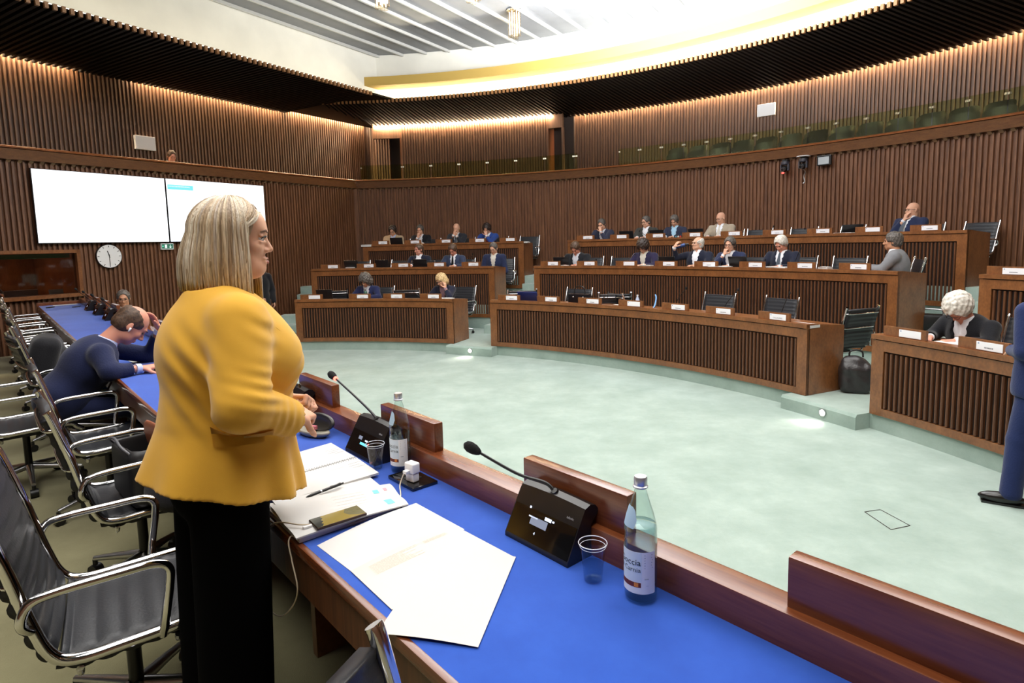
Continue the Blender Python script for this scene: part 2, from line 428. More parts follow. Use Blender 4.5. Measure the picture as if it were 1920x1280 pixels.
# soffit: a dark board carrying close-set ribs that run from the gallery wall to the cove edge
RI = 12.4
inn = pol(RI, -1.35)                                   # inner corner of the soffit
s_in = (inn - LC).dot(LD); OFFI = 1.95
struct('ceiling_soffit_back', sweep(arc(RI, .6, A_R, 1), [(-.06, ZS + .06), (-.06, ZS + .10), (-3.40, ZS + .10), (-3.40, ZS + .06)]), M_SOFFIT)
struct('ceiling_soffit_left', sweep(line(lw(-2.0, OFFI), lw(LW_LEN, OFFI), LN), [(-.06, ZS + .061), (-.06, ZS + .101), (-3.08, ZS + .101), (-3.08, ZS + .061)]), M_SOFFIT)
def ribs():
    """ribs of the curved part, then of the straight part, cut along the mitre"""
    V, F = [], []
    def rib(p, q, w, tz=ZS):
        d = (q - p).normalized(); s = Vector((-d.y, d.x, 0)) * w / 2; b = len(V)
        for a_ in (p - s, p + s, q + s, q - s):
            V.append((a_.x, a_.y, tz)); V.append((a_.x, a_.y, tz + .075))
        F.extend([(b, b + 2, b + 4, b + 6), (b + 1, b + 7, b + 5, b + 3), (b, b + 1, b + 3, b + 2), (b + 2, b + 3, b + 5, b + 4), (b + 4, b + 5, b + 7, b + 6), (b + 6, b + 7, b + 1, b)])
    mA, mB = lw(s_mit, OFFI), lw(-1.95, -1.33)
    a = -1.3
    while a < A_R:
        p = pol(RI, a); q = pol(RG - .16, a)
        if a < 1.6:                                    # shorten to the mitre line
            t = (a + 1.3) / 2.9; q = p.lerp(q, .12 + .88 * max(.02, t))
        rib(p, q, .05); a += math.degrees(.098 / RI)
    s = s_mit
    while s < LW_LEN:
        rib(lw(s, OFFI), lw(s, -1.33 + .16), .05); s += .11
    return V, F
s_mit = (pol(RI, -1.3) - LC).dot(LD)
rv, rf = ribs()
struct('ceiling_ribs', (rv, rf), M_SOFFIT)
# the notched edge of the soffit, cove light put into its paler colour
def teeth():
    V, F = [], []
    def tooth(p, d, w, h=.085, dp=.05):
        s = Vector((-d.y, d.x, 0)) * w / 2; b = len(V)
        for a_ in (p - s, p + s, p + s - d * dp, p - s - d * dp):
            V.append((a_.x, a_.y, ZS + .0)); V.append((a_.x, a_.y, ZS + h))
        F.extend([(b, b + 6, b + 4, b + 2), (b + 1, b + 3, b + 5, b + 7), (b, b + 2, b + 3, b + 1), (b + 2, b + 4, b + 5, b + 3), (b + 4, b + 6, b + 7, b + 5), (b + 6, b, b + 1, b + 7)])
    a = -1.3
    while a < A_R:
        p = pol(RI, a); tooth(p, (Vector((OX, OY, 0)) - p).normalized() * -1, .05); a += math.degrees(.098 / RI)
    s = s_mit
    while s < LW_LEN:
        tooth(lw(s, OFFI), -LN, .05); s += .11
    return V, F
M_TOOTH_LIT = flat('tooth_lit', '#8a6038', .5)
struct('trim_7', teeth(), M_TOOTH_LIT)
# cove: plaster face on the left, cove back wall and gold beam on the curve
M_COVE = flat('cove_white', '#f3ead2', .9)
struct('wall_plaster_left', sweep(line(lw(s_mit - 1.4, OFFI - .68), lw(LW_LEN, OFFI - .68), LN), [(0, ZS + .1), (0, ZC), (-.1, ZC), (-.1, ZS + .1)]), M_PLASTER)
struct('wall_cove_back', sweep(arc(RI + 1.0, -8, A_R, 1), [(0, ZS + .1), (0, ZC - .3), (-.1, ZC - .3), (-.1, ZS + .1)]), M_COVE)
A_B0 = -2.1
struct('ceiling_beam', sweep(arc(RI - .02, A_B0, A_R, 1), [(.0, ZS + .42), (.0, ZS + .63), (-.42, ZS + .63), (-.42, ZS + .42)]), M_GOLD)
struct('wall_plaster_curve', sweep(arc(RI + .38, A_B0, A_R, 1), [(0, ZS + .6), (0, ZC), (-.1, ZC), (-.1, ZS + .6)]), M_PLASTER)
struct('ceiling_cove', sweep(arc(RI + .3, -8, A_R, 1), [(0, ZS + .66), (0, ZS + .7), (-.8, ZS + .7), (-.8, ZS + .66)]), M_COVE)
# ceiling: metal panels with raised battens running along the left wall
bm = BM(); box(bm, -18, -6, ZC, 16, 22, ZC + .1); struct('ceiling', bm, M_METAL)
V, F = [], []
o = OFFI - .68
bt = []
for k in range(26):
    off = o + .04 + k * .565
    for (w, h, dz) in ((.045, .06, 0),):
        p, q = lw(-3.5 + 0.0, off), lw(LW_LEN + 2, off)
        bt.append(sweep(line(p, q, LN), [(0, ZC - h), (w, ZC - h), (w, ZC), (0, ZC)]))
struct('ceiling_battens', merge(*bt), M_BATTEN)
struct('trim_8', sweep(line(lw(-3, o + .02), lw(LW_LEN, o + .02), LN), [(0, ZC - .03), (.03, ZC - .03), (.03, ZC), (0, ZC)]), M_BLACK)
# remaining walls behind and right of the camera close the room
bm = BM(); box(bm, -18, -5.2, 0, 14, -5, ZC); struct('wall_front', bm, M_SLAT)
bm = BM(); box(bm, 13.8, -5, 0, 14, 22, ZC); struct('wall_right', bm, M_SLAT)
# strip lamps: warm tubes over the gallery walls, warm white tubes in the cove
M_WARM = emit('strip_warm', (1.0, .74, .46, 1), 240)
M_COVEL = emit('strip_cove', (1.0, .87, .6, 1), 75)
def strip(path, off, z, w, mat, label, grp):
    o_ = obj('strip_lamp', sweep(path, [(off, z), (off + w, z), (off + w, z + .02), (off, z + .02)]), mat)
    return tag(o_, label, 'strip lamp', grp)
SPL = []
strip(line(lw(6.15, -1.33), lw(LW_LEN, -1.33), LN), .04, ZS + .16, .06, M_WARM, 'warm strip lamp above the left gallery wall, by the left edge of the photo', None)
strip(line(lw(-1.7, -1.33), lw(5.0, -1.33), LN), .04, ZS + .16, .06, M_WARM, 'warm strip lamp washing the left gallery wall towards the corner', None)
strip(arc(RM, 1.2, 21.3, 1), .03, ZS - .035, .05, M_WARM, 'warm strip lamp over the projecting gallery wall in the middle', None)
strip(arc(RG, 22.8, 45, 1), .04, ZS + .16, .06, M_WARM, 'warm strip lamp over the curved gallery wall, its half nearest the middle block', None)
strip(arc(RG, 45.3, A_R, 1), .04, ZS + .16, .06, M_WARM, 'warm strip lamp over the curved gallery wall, its half by the right edge', None)
strip(arc(RI + .55, -3, A_R, 1), 0, ZS + .13, .06, M_COVEL, 'bright cove strip lamp hidden behind the curved soffit edge', None)
strip(line(lw(s_mit, OFFI - .25), lw(LW_LEN, OFFI - .25), LN), 0, ZS + .13, .06, emit('strip_cove_left', (1.0, .92, .74, 1), 15), 'bright cove strip lamp hidden behind the straight left soffit edge', None)
# ================================================================== implicit-surface modelling for bodies and cloth
def rot(rx=0, ry=0, rz=0):
    return np.array(Matrix.Rotation(R(rz), 3, 'Z') @ Matrix.Rotation(R(ry), 3, 'Y') @ Matrix.Rotation(R(rx), 3, 'X'))
class Field:
    def __init__(s, lo, hi, h, zfine=None):
        """lo, hi: box; h: cell; zfine: (z above which to use the finer step, finer step)"""
        ax = [np.arange(lo[i], hi[i] + h, h) for i in range(2)]
        if zfine: z = np.concatenate([np.arange(lo[2], zfine[0], h), np.arange(zfine[0], hi[2] + zfine[1], zfine[1])])
        else: z = np.arange(lo[2], hi[2] + h, h)
        s.ax = [a.astype(np.float32) for a in (ax[0], ax[1], z)]; s.v = np.full([len(a) for a in s.ax], .3, np.float32); s.h = h
    def sub(s, lo, hi):
        sl = []
        for i in range(3):
            a = np.searchsorted(s.ax[i], lo[i]); b = np.searchsorted(s.ax[i], hi[i], 'right'); sl.append(slice(max(0, a - 1), b + 1))
        sl = tuple(sl); X = s.ax[0][sl[0]][:, None, None]; Y = s.ax[1][sl[1]][None, :, None]; Z = s.ax[2][sl[2]][None, None, :]
        return sl, X, Y, Z
    def apply(s, sl, d, k, cut):
        v = s.v[sl]
        if cut:
            d = -d
            if k > 0: h = np.clip(.5 - .5 * (v - d) / k, 0, 1); s.v[sl] = v + (d - v) * h + k * h * (1 - h)
            else: s.v[sl] = np.maximum(v, d)
        else:
            if k > 0: h = np.clip(.5 + .5 * (v - d) / k, 0, 1); s.v[sl] = v + (d - v) * h - k * h * (1 - h)
            else: s.v[sl] = np.minimum(v, d)
    def ell(s, c, r, M=None, k=.02, cut=False):
        c = np.array(c, float); r = np.array(r, float); m = r.max() + k + 2 * s.h
        sl, X, Y, Z = s.sub(c - m, c + m)
        if s.v[sl].size == 0: return s
        x, y, z = X - c[0], Y - c[1], Z - c[2]
        if M is not None:
            x, y, z = (M[0, 0] * x + M[1, 0] * y + M[2, 0] * z), (M[0, 1] * x + M[1, 1] * y + M[2, 1] * z), (M[0, 2] * x + M[1, 2] * y + M[2, 2] * z)
        k0 = np.sqrt((x / r[0]) ** 2 + (y / r[1]) ** 2 + (z / r[2]) ** 2)
        k1 = np.sqrt((x / r[0] ** 2) ** 2 + (y / r[1] ** 2) ** 2 + (z / r[2] ** 2) ** 2) + 1e-9
        s.apply(sl, k0 * (k0 - 1) / k1, k, cut); return s
    def cone(s, a, b, r1, r2, k=.02, cut=False, flat=1.0, fdir=None):
        """tapered capsule; flat < 1 squashes it along fdir"""
        a = np.array(a, float); b = np.array(b, float); m = max(r1, r2) + k + 2 * s.h
        sl, X, Y, Z = s.sub(np.minimum(a, b) - m, np.maximum(a, b) + m)
        if s.v[sl].size == 0: return s
        d = b - a; L2 = d @ d + 1e-12
        x, y, z = X - a[0], Y - a[1], Z - a[2]
        t = np.clip((x * d[0] + y * d[1] + z * d[2]) / L2, 0, 1)
        x, y, z = x - t * d[0], y - t * d[1], z - t * d[2]
        if fdir is not None:
            f = np.array(fdir, float); f /= np.linalg.norm(f); q = (x * f[0] + y * f[1] + z * f[2]) * (1 / flat - 1)
            x, y, z = x + q * f[0], y + q * f[1], z + q * f[2]
        s.apply(sl, (np.sqrt(x * x + y * y + z * z) - (r1 + (r2 - r1) * t)) * (flat if fdir is not None else 1), k, cut); return s
    def box(s, c, hs, M=None, r=.0, k=0.0, cut=False):
        c = np.array(c, float); m = np.linalg.norm(hs) + k + 2 * s.h
        sl, X, Y, Z = s.sub(c - m, c + m)
        if s.v[sl].size == 0: return s
        x, y, z = X - c[0], Y - c[1], Z - c[2]
        if M is not None:
            x, y, z = (M[0, 0] * x + M[1, 0] * y + M[2, 0] * z), (M[0, 1] * x + M[1, 1] * y + M[2, 1] * z), (M[0, 2] * x + M[1, 2] * y + M[2, 2] * z)
        qx, qy, qz = np.abs(x) - hs[0] + r, np.abs(y) - hs[1] + r, np.abs(z) - hs[2] + r
        d = np.sqrt(np.maximum(qx, 0) ** 2 + np.maximum(qy, 0) ** 2 + np.maximum(qz, 0) ** 2) + np.minimum(np.maximum(qx, np.maximum(qy, qz)), 0) - r
        s.apply(sl, d, k, cut); return s
    def plane(s, p, n, k=0.0, lo=None, hi=None):
        """cut away everything on the +n side of the plane"""
        n = np.array(n, float); n /= np.linalg.norm(n)
        sl, X, Y, Z = s.sub(lo if lo is not None else [-9] * 3, hi if hi is not None else [9] * 3)
        d = -((X - p[0]) * n[0] + (Y - p[1]) * n[1] + (Z - p[2]) * n[2]) + 0 * s.v[sl]
        s.apply(sl, d, k, True); return s
    def disp(s, fn):
        X, Y, Z = s.ax[0][:, None, None], s.ax[1][None, :, None], s.ax[2][None, None, :]
        s.v = s.v + fn(X, Y, Z).astype(np.float32); return s
    def mesh(s):
        v = s.v; ins = v < 0
        c = ins[:-1, :-1, :-1].astype(np.int8)
        tot = sum(ins[a:v.shape[0] - 1 + a, b:v.shape[1] - 1 + b, e:v.shape[2] - 1 + e].astype(np.int8) for a in (0, 1) for b in (0, 1) for e in (0, 1))
        I, J, K = np.nonzero((tot > 0) & (tot < 8)); n = len(I)
        if n == 0: return [], []
        idx = np.full(c.shape, -1, np.int32); idx[I, J, K] = np.arange(n)
        P = np.zeros((n, 3)); cnt = np.zeros(n)
        for ax_ in range(3):
            o1, o2 = [i for i in range(3) if i != ax_]
            for p in (0, 1):
                for q in (0, 1):
                    off = [0, 0, 0]; off[o1] = p; off[o2] = q
                    a = (I + off[0], J + off[1], K + off[2]); off[ax_] = 1; b = (I + off[0], J + off[1], K + off[2])
                    va, vb = v[a], v[b]; m = (va < 0) != (vb < 0)
                    t = np.where(m, va / np.where(m, va - vb, 1), 0)
                    pt = [s.ax[0][a[0]], s.ax[1][a[1]], s.ax[2][a[2]]]; pb = [s.ax[0][b[0]], s.ax[1][b[1]], s.ax[2][b[2]]]
                    for w in range(3): P[:, w] += np.where(m, pt[w] + (pb[w] - pt[w]) * t, 0)
                    cnt += m
        P /= np.maximum(cnt, 1)[:, None]
        F = []
        for ax_, (A, B) in enumerate(((ins[:-1], ins[1:]), (ins[:, :-1], ins[:, 1:]), (ins[:, :, :-1], ins[:, :, 1:]))):
            i, j, k = np.nonzero(A != B); fl = A[i, j, k]
            lim = [v.shape[w] - 1 for w in range(3)]
            o1, o2 = [w for w in range(3) if w != ax_]; g = [i, j, k]
            ok = (g[o1] > 0) & (g[o2] > 0) & (g[o1] < lim[o1]) & (g[o2] < lim[o2])
            g = [w[ok] for w in g]; fl = fl[ok]
            def cell(p, q):
                h = [w.copy() for w in g]; h[o1] = h[o1] - p; h[o2] = h[o2] - q; return idx[h[0], h[1], h[2]]
            Q = np.stack([cell(1, 1), cell(0, 1), cell(0, 0), cell(1, 0)], 1)
            if ax_ == 1: fl = ~fl
            Q[~fl] = Q[~fl][:, ::-1]; F.append(Q)
        F = np.concatenate(F); F = F[(F >= 0).all(1)]
        return P, F
def sdf_obj(name, fld, mat, parent, sm=1):
    P, F = fld.mesh(); me = bpy.data.meshes.new(name)
    P = np.asarray(P)
    if sm and len(P):                                     # relax the surface a little
        e = np.concatenate([F[:, [0, 1]], F[:, [1, 2]], F[:, [2, 3]], F[:, [3, 0]]])
        for _ in range(sm):
            acc = np.zeros_like(P); c = np.zeros(len(P))
            for w in range(3):
                acc[:, w] = np.bincount(e[:, 0], P[e[:, 1], w], len(P)) + np.bincount(e[:, 1], P[e[:, 0], w], len(P))
            c = np.bincount(e[:, 0], minlength=len(P)) + np.bincount(e[:, 1], minlength=len(P))
            P = P * .5 + .5 * acc / np.maximum(c, 1)[:, None]
    me.vertices.add(len(P)); me.vertices.foreach_set('co', P.astype(np.float32).ravel())
    me.loops.add(F.size); me.loops.foreach_set('vertex_index', F.astype(np.int32).ravel())
    me.polygons.add(len(F)); me.polygons.foreach_set('loop_start', np.arange(0, F.size, 4, dtype=np.int32))
    me.polygons.foreach_set('use_smooth', [True] * len(F))
    me.update(calc_edges=True); me.validate()
    if mat: me.materials.append(mat)
    o = bpy.data.objects.new(name, me); COL.objects.link(o); o.parent = parent
    return o
def vnoise(seed, freq):
    """cheap smooth 3-D wave noise for folds and curls"""
    rg = np.random.RandomState(seed); D = rg.normal(size=(5, 3)); D /= np.linalg.norm(D, axis=1)[:, None]; ph = rg.rand(5) * 6.28
    f = freq * (0.7 + .7 * rg.rand(5))
    return lambda X, Y, Z: sum(np.sin((X * D[i, 0] + Y * D[i, 1] + Z * D[i, 2]) * f[i] + ph[i]) for i in range(5)) / 5

# ---- people
def skin(name, col, red=None):
    m = flat(name, col, .5, noise=.05, scale=14, spec=.35)
    b = m.node_tree.nodes['Principled BSDF']; b.inputs['Subsurface Weight'].default_value = .12; b.inputs['Subsurface Radius'].default_value = (.02, .008, .005)
    b.inputs['Subsurface Scale'].default_value = .4
    return m
M_SKIN = skin('skin_fair', '#dba88c'); M_SKIN2 = skin('skin_rosy', '#cf8f78'); M_SKIN3 = skin('skin_tan', '#b98566')
def cloth(name, col, sheen=.15, scale=8, noise=.06, bump=.25):
    return flat(name, col, .85, noise=noise, scale=scale, bump=bump, bscale=90, sheen=sheen, spec=.2)
M_SHIRT = cloth('shirt_white', '#e8e9ee'); M_NAVY = cloth('suit_navy', '#1b1f30'); M_BLK = cloth('suit_black', '#16171c')
M_GLS = flat('glasses_frame', '#141416', .3)
def hairmat(name, c1, c2, sc=60, st=(1, 1, .15)):
    m, nt, b = new_mat(name)
    tc = nt.nodes.new('ShaderNodeTexCoord'); mp = nt.nodes.new('ShaderNodeMapping'); mp.inputs['Scale'].default_value = st
    n = nt.nodes.new('ShaderNodeTexNoise'); n.inputs['Scale'].default_value = sc; n.inputs['Detail'].default_value = 4
    cr = nt.nodes.new('ShaderNodeValToRGB'); cr.color_ramp.elements[0].position = .35; cr.color_ramp.elements[1].position = .65
    cr.color_ramp.elements[0].color = hexc(c1); cr.color_ramp.elements[1].color = hexc(c2)
    nt.links.new(tc.outputs['Object'], mp.inputs[0]); nt.links.new(mp.outputs[0], n.inputs[0]); nt.links.new(n.outputs[0], cr.inputs[0])
    nt.links.new(cr.outputs[0], b.inputs['Base Color']); b.inputs['Roughness'].default_value = .55
    bp = nt.nodes.new('ShaderNodeBump'); bp.inputs['Strength'].default_value = .6; bp.inputs['Distance'].default_value = .004
    nt.links.new(n.outputs[0], bp.inputs['Height']); nt.links.new(bp.outputs[0], b.inputs['Normal'])
    return m
H_DARK = hairmat('hair_dark', '#1d1512', '#3a2a22', 60, (1, 1, 1)); H_BROWN = hairmat('hair_brown', '#3a281c', '#5c4330', 60, (1, 1, 1))
H_GREY = hairmat('hair_grey', '#5c5651', '#938b83', 60, (1, 1, 1)); H_WHITE = hairmat('hair_white', '#b5aea2', '#e6e1d8', 45, (1, 1, 1))
H_SALT = hairmat('hair_salt', '#332e2b', '#6c645d', 70, (1, 1, 1)); H_BLOND = hairmat('hair_blond', '#a98455', '#dfc492', 50, (1, 1, .5))

def head_prims(f, H, M, s=1.0, female=False, detail=True):
    H = np.array(H, float); w = lambda x, y, z: H + s * (M @ np.array([x, y, z]))
    f.ell(w(0, -.012, .032), np.array([.074, .094, .088]) * s, M, .0)
    f.ell(w(0, .030, -.028), np.array([.057 if not female else .054, .062, .078]) * s, M, .03 * s)
    f.ell(w(0, .062, -.092), np.array([.026, .022, .02]) * s, M, .03 * s)
    for q in (-1, 1):
        f.ell(w(q * .04, .03, -.065), np.array([.022, .035, .03]) * s, M, .02 * s)
        f.ell(w(q * .036, .066, -.022), np.array([.02, .018, .018]) * s, M, .02 * s)
        f.ell(w(q * .077, -.008, -.008), np.array([.009, .019, .031]) * s, M @ rot(12, 0, q * -18), .006 * s)
        if detail: f.ell(w(q * .031, .096, .008), np.array([.016, .012, .010]) * s, M, .010 * s, cut=True)
    f.cone(w(0, .088, .012), w(0, .112 if not female else .106, -.026), .007 * s, (.011 if not female else .0085) * s, .012 * s)
    for q in (-1, 1): f.ell(w(q * .012, .098 if not female else .094, -.031), np.array([.009, .010, .008]) * s, M, .008 * s)
    f.cone(w(-.026, .084, .030), w(.026, .084, .030), .010 * s, .010 * s, .016 * s)
    f.ell(w(0, .088, -.058), np.array([.022, .011, .006]) * s, M, .006 * s)
    f.ell(w(0, .087, -.068), np.array([.019, .011, .007]) * s, M, .006 * s)
    if detail: f.ell(w(0, .103, -.063), np.array([.022, .012, .0022]) * s, M, .003 * s, cut=True)
    return w
def hand(f, wr, d, n, side, curl=.5, s=1.0, spread=1.0, k=.008):
    """palm and five fingers. wr: wrist, d: along the hand, n: back of the hand (fingers curl away from n), side: +1 thumb on the d x n side"""
    wr = np.array(wr, float); d = np.array(d, float); d /= np.linalg.norm(d); n = np.array(n, float); n -= n @ d * d; n /= np.linalg.norm(n)
    t = np.cross(d, n) * side; P = wr + d * .015 * s
    for j, o in enumerate((.028, .01, -.01, -.027)):
        f.cone(P + t * o * .6 * s, P + (d * .075 + t * o) * s, .014 * s, .0115 * s, .012 * s, flat=.8, fdir=n)
    for j, (o, L) in enumerate(((.031, .072), (.0105, .08), (-.0105, .075), (-.031, .06))):
        a = P + (d * .078 + t * o) * s; ang = curl * (.55 + .12 * j); dd = d + t * o * 2.2 * spread
        dd /= np.linalg.norm(dd)
        for seg, (fr, r1, r2) in enumerate(((.45, .0095, .0088), (.3, .0086, .0078), (.25, .0076, .0066))):
            e = dd * math.cos(ang) - n * math.sin(ang); b = a + e * L * fr * s
            f.cone(a, b, r1 * s, r2 * s, k * .5); a = b; ang += curl * (.8 if seg == 0 else .55)
    a = P + (t * .026 + d * .012 - n * .004) * s; e = t * .75 + d * .62 - n * (.25 + .3 * curl); e /= np.linalg.norm(e)
    for L, r1, r2, g in ((.04, .0135, .0108, .0), (.03, .0105, .0095, .35), (.024, .0095, .0078, .5)):
        ee = e * (1 - g) + d * g * .9 - n * .15 * g * curl; ee /= np.linalg.norm(ee); b = a + ee * L * s; f.cone(a, b, r1 * s, r2 * s, k); a = b
HFACE = rot(0, 0, 0)
def hair_prims(f, w, M, s, style, seed=1):
    if style == 'bald': return
    t = {'short': .010, 'full': .018, 'wavy': .028, 'curly': .045, 'afro': .038, 'bob': .022, 'bun': .012, 'side': .008, 'receding': .008, 'pixie': .02}[style]
    A = lambda x, y, z: np.array([x, y, z]) * s
    f.ell(w(0, -.014, .036), A(.075 + t, .095 + t, .088 + t), M, 0)
    if style in ('curly', 'bob'):
        f.ell(w(0, -.04, -.04), A(.085 + t, .07 + t * .6, .09 + t * .5), M, .03)
    else: f.ell(w(0, -.035, -.02), A(.072 + t * .5, .07 + t * .5, .07), M, .02)
    # face opening
    if style in ('side', 'receding'):
        f.ell(w(0, .06, .10), A(.072, .125 if style == 'receding' else .15, .085), M, .015, cut=True)
    f.ell(w(0, .088, -.025), A(.066 if style != 'pixie' else .06, .066, .112 if style not in ('curly', 'bob', 'afro') else .088), M, .010, cut=True)
    f.box(w(0, .09, -.06), A(.12, .075, .06), M, .01, 0.01, cut=True) if style not in ('curly', 'bob', 'afro') else f.box(w(0, .105, -.06), A(.055, .075, .08), M, .01, .01, cut=True)
    if style not in ('curly', 'bob'):
        f.box(w(0, -.02, -.145), A(.2, .2, .075), M, .0, .01, cut=True)
    if style == 'bun': f.ell(w(.01, -.115, .07), A(.03, .028, .03), M, .008)
    amp = {'curly': .014, 'wavy': .011, 'afro': .011, 'full': .006, 'pixie': .008, 'bob': .006, 'short': .004}.get(style, .003)
    n1 = vnoise(seed, 130 if style in ('curly', 'afro', 'wavy') else 180); f.disp(lambda X, Y, Z: n1(X, Y, Z) * amp)
def glasses(root, w, M, s=1.0):
    bm = BM()
    for q in (-1, 1):
        pts = [w(q * .033 + .024 * math.cos(2 * PI * i / 14), .112, .003 + .016 * math.sin(2 * PI * i / 14)) for i in range(14)]
        tube(bm, pts, .0022, 5, closed=True)
        tube(bm, [w(q * .057, .110, .008), w(q * .079, .06, .008), w(q * .082, -.01, .004)], .0022, 5)
    tube(bm, [w(-.009, .114, .006), w(0, .117, .009), w(.009, .114, .006)], .002, 5)
    return obj('glasses', bm, M_GLS, root, smooth=True)
def eyes(root, w, s, M, mats=None):
    """eyeballs with iris and pupil"""
    for q in (-1, 1):
        bm = BM(); uvsphere(bm, w(q * .031, .0775, .0065), .0135 * s, 14); obj('eye', bm, M_EYE, root, smooth=True)
        bm = BM(); uvsphere(bm, w(q * .031, .0848, .0065), .0066 * s, 10); obj('iris', bm, M_IRIS, root, smooth=True)
M_EYE = flat('eye_white', '#d8d2cf', .2); M_IRIS = flat('eye_iris', '#2a1d16', .1)
M_BROW = flat('brow_hair', '#3a2b22', .8); M_LIP = flat('lip_rose', '#b9655c', .4)
def brows(root, w, s=1.0, mat=None, lip=None):
    bm = BM()
    for q in (-1, 1): tube(bm, [w(q * .014, .0985, .028), w(q * .032, .0965, .034), w(q * .05, .082, .028)], [.0028 * s, .0034 * s, .0015 * s], 6)
    obj('eyebrows', bm, mat or M_BROW, root, smooth=True)

def person(name, label, loc, face, hs, pose, skinm=M_SKIN, hair=('short', H_BROWN), jacket=M_NAVY, shirt=M_SHIRT, tie=None, glass_=False, lean=12, hp=(20, 0, 0),
           hd=(0, .0), girth=1.0, armR=None, armL=None, curl=.7, h=.0105, open_=True, tz=.47, seedp=1, vneck=.088):
    """seated person in local axes: hips over the origin, facing +Y, seat height tz. lean: degrees forward. hp: head pitch down, yaw, roll.
    armR / armL: (elbow, wrist, hand direction, back-of-hand normal)"""
    root = thing(name, label, 'person', loc, face)
    g = girth; L = R(lean); S = np.array([0, math.sin(L), math.cos(L)]); Fw = np.array([0, math.cos(L), -math.sin(L)])
    hip = np.array([0, 0, tz + .10]); ch = hip + S * .30; nb = hip + S * .47; X = np.array([1., 0, 0])
    H = nb + S * .10 + np.array([hd[0], hd[1] + .015 + .05 * math.sin(R(hp[0])), .055 - .02 * math.sin(R(hp[0]))])
    M = rot(-hp[0], hp[2], hp[1]); zt = nb[2] - .02
    sh = {1: nb - S * .055 + X * .175 * g, -1: nb - S * .055 - X * .175 * g}
    arms = {1: armR, -1: armL}; hx, hy, hz = H
    for q in (1, -1):
        k = arms[q] or 'desk'
        if not isinstance(k, str): continue
        arms[q] = {'desk': ((q * .27, .17 + math.sin(L) * .3, tz + .33), (q * .12, .40 + math.sin(L) * .25, tz + .35), (-q * .45, 1, 0), (0, 0, 1)),
                   'type': ((q * .25, .15 + math.sin(L) * .3, tz + .33), (q * .08, .38 + math.sin(L) * .25, tz + .37), (-q * .2, 1, -.05), (0, 0, 1)),
                   'lap': ((q * .27, .10, tz + .2), (q * .10, .34, tz + .19), (-q * .5, 1, 0), (0, 0, 1)),
                   'chin': ((q * .19, hy + .17, tz + .34), (hx + q * .035, hy + .125, hz - .20), (-q * .22, -.12, 1), (q * .25, 1, .1)),
                   'mouth': ((q * .17, hy + .2, tz + .34), (hx + q * .03, hy + .15, hz - .17), (-q * .25, -.2, 1), (q * .25, 1, .2)),
                   'brow': ((q * .2, hy + .17, tz + .34), (hx + q * .05, hy + .16, hz - .12), (-q * .2, -.3, 1), (q * .2, 1, .3)),
                   'cheek': ((q * .22, hy + .14, tz + .34), (hx + q * .105, hy + .06, hz - .16), (-q * .1, -.05, 1), (q, .35, 0)),
                   'raise': ((q * .33, .24, tz + .48), (q * .30, .36, tz + .68), (-q * .35, -.25, .6), (q * .5, .8, .3))}[k]
    lo = [-.46, -.3, .2]; hi = [.46, 1.02, H[2] + .19]
    f = Field(lo, hi, h, (zt, h * .62))
    w = head_prims(f, H, M, hs)
    f.cone(H + M @ np.array([0, -.025, -.06]), nb - S * .03, .052 * g ** .5, .060 * g, .03)
    f.ell(ch, [.15 * g, .10 * g, .2], rot(-lean, 0, 0), .04)
    f.ell(hip + S * .05, [.15 * g, .11 * g, .15], rot(-lean, 0, 0), .05)
    for q in (1, -1):
        e, wr, d, n = [np.array(a, float) for a in arms[q]]
        f.cone(sh[q], e, .045, .036, .04); f.cone(e, wr, .036, .024, .03)
        f.cone(sh[q], nb - S * .05, .04, .05, .03)
        hand(f, wr, d, n, q, curl, .98 * hs)
    obj_b = sdf_obj('body', f, skinm, root, 1)
    # shirt
    f = Field(lo, hi, h)
    f.ell(ch + S * .0, [.163 * g, .122 * g, .22], rot(-lean, 0, 0), .0); f.ell(hip + S * .06, [.165 * g, .135 * g, .17], rot(-lean, 0, 0), .05)
    f.cone(nb - S * .09, nb + S * .035 + Fw * .012, .085, .066, .03)
    f.plane(nb + S * .052, S * 1.0 + Fw * -.15); f.plane([0, 0, tz + .02], [0, 0, -1])
    if open_: f.cone(nb + S * .05 + Fw * .085, nb - S * .07 + Fw * .125, .035, .004, .005, cut=True)
    sdf_obj('shirt', f, shirt, root, 1)
    # jacket
    if jacket:
        f = Field(lo, hi, h)
        f.ell(ch, [.185 * g, .145 * g, .235], rot(-lean, 0, 0), 0); f.ell(hip + S * .05, [.185 * g, .155 * g, .19], rot(-lean, 0, 0), .06)
        for q in (1, -1):
            e, wr, d, n = [np.array(a, float) for a in arms[q]]
            f.cone(sh[q] - S * .012, nb - S * .045, .068, .068, .04)
            f.cone(sh[q], e, .072 * g ** .5, .058, .03); f.cone(e, wr - (wr - e) * .06, .058, .042, .025)
        nz = vnoise(seedp, 26); nz2 = vnoise(seedp + 5, 55); f.disp(lambda X_, Y_, Z_: nz(X_, Y_, Z_) * .007 + nz2(X_, Y_, Z_) * .003)
        f.cone(nb - S * .02 + Fw * .02, nb + S * .14, .074, .09, .01, cut=True)
        # the V of the open jacket
        a = nb + S * .03; b = hip + S * (.10 if open_ else .2)
        f2 = Field(lo, hi, h)
        for i in range(7):
            t = i / 6.; p = a + (b - a) * t + Fw * (.125 + .075 * min(1, t * 2.2)); f2.ell(p, [vneck * (1 - t * .72), .11, .05], rot(-lean, 0, 0), .02)
        f.v = np.maximum(f.v, -f2.v)
        f.plane([0, 0, tz - .02], [0, 0, -1])
        for q in (1, -1):
            e, wr, d, n = [np.array(a_, float) for a_ in arms[q]]; dd = (wr - e) / np.linalg.norm(wr - e)
            f.cone(wr - dd * .008, wr + dd * .12, .062, .065, 0, cut=True)
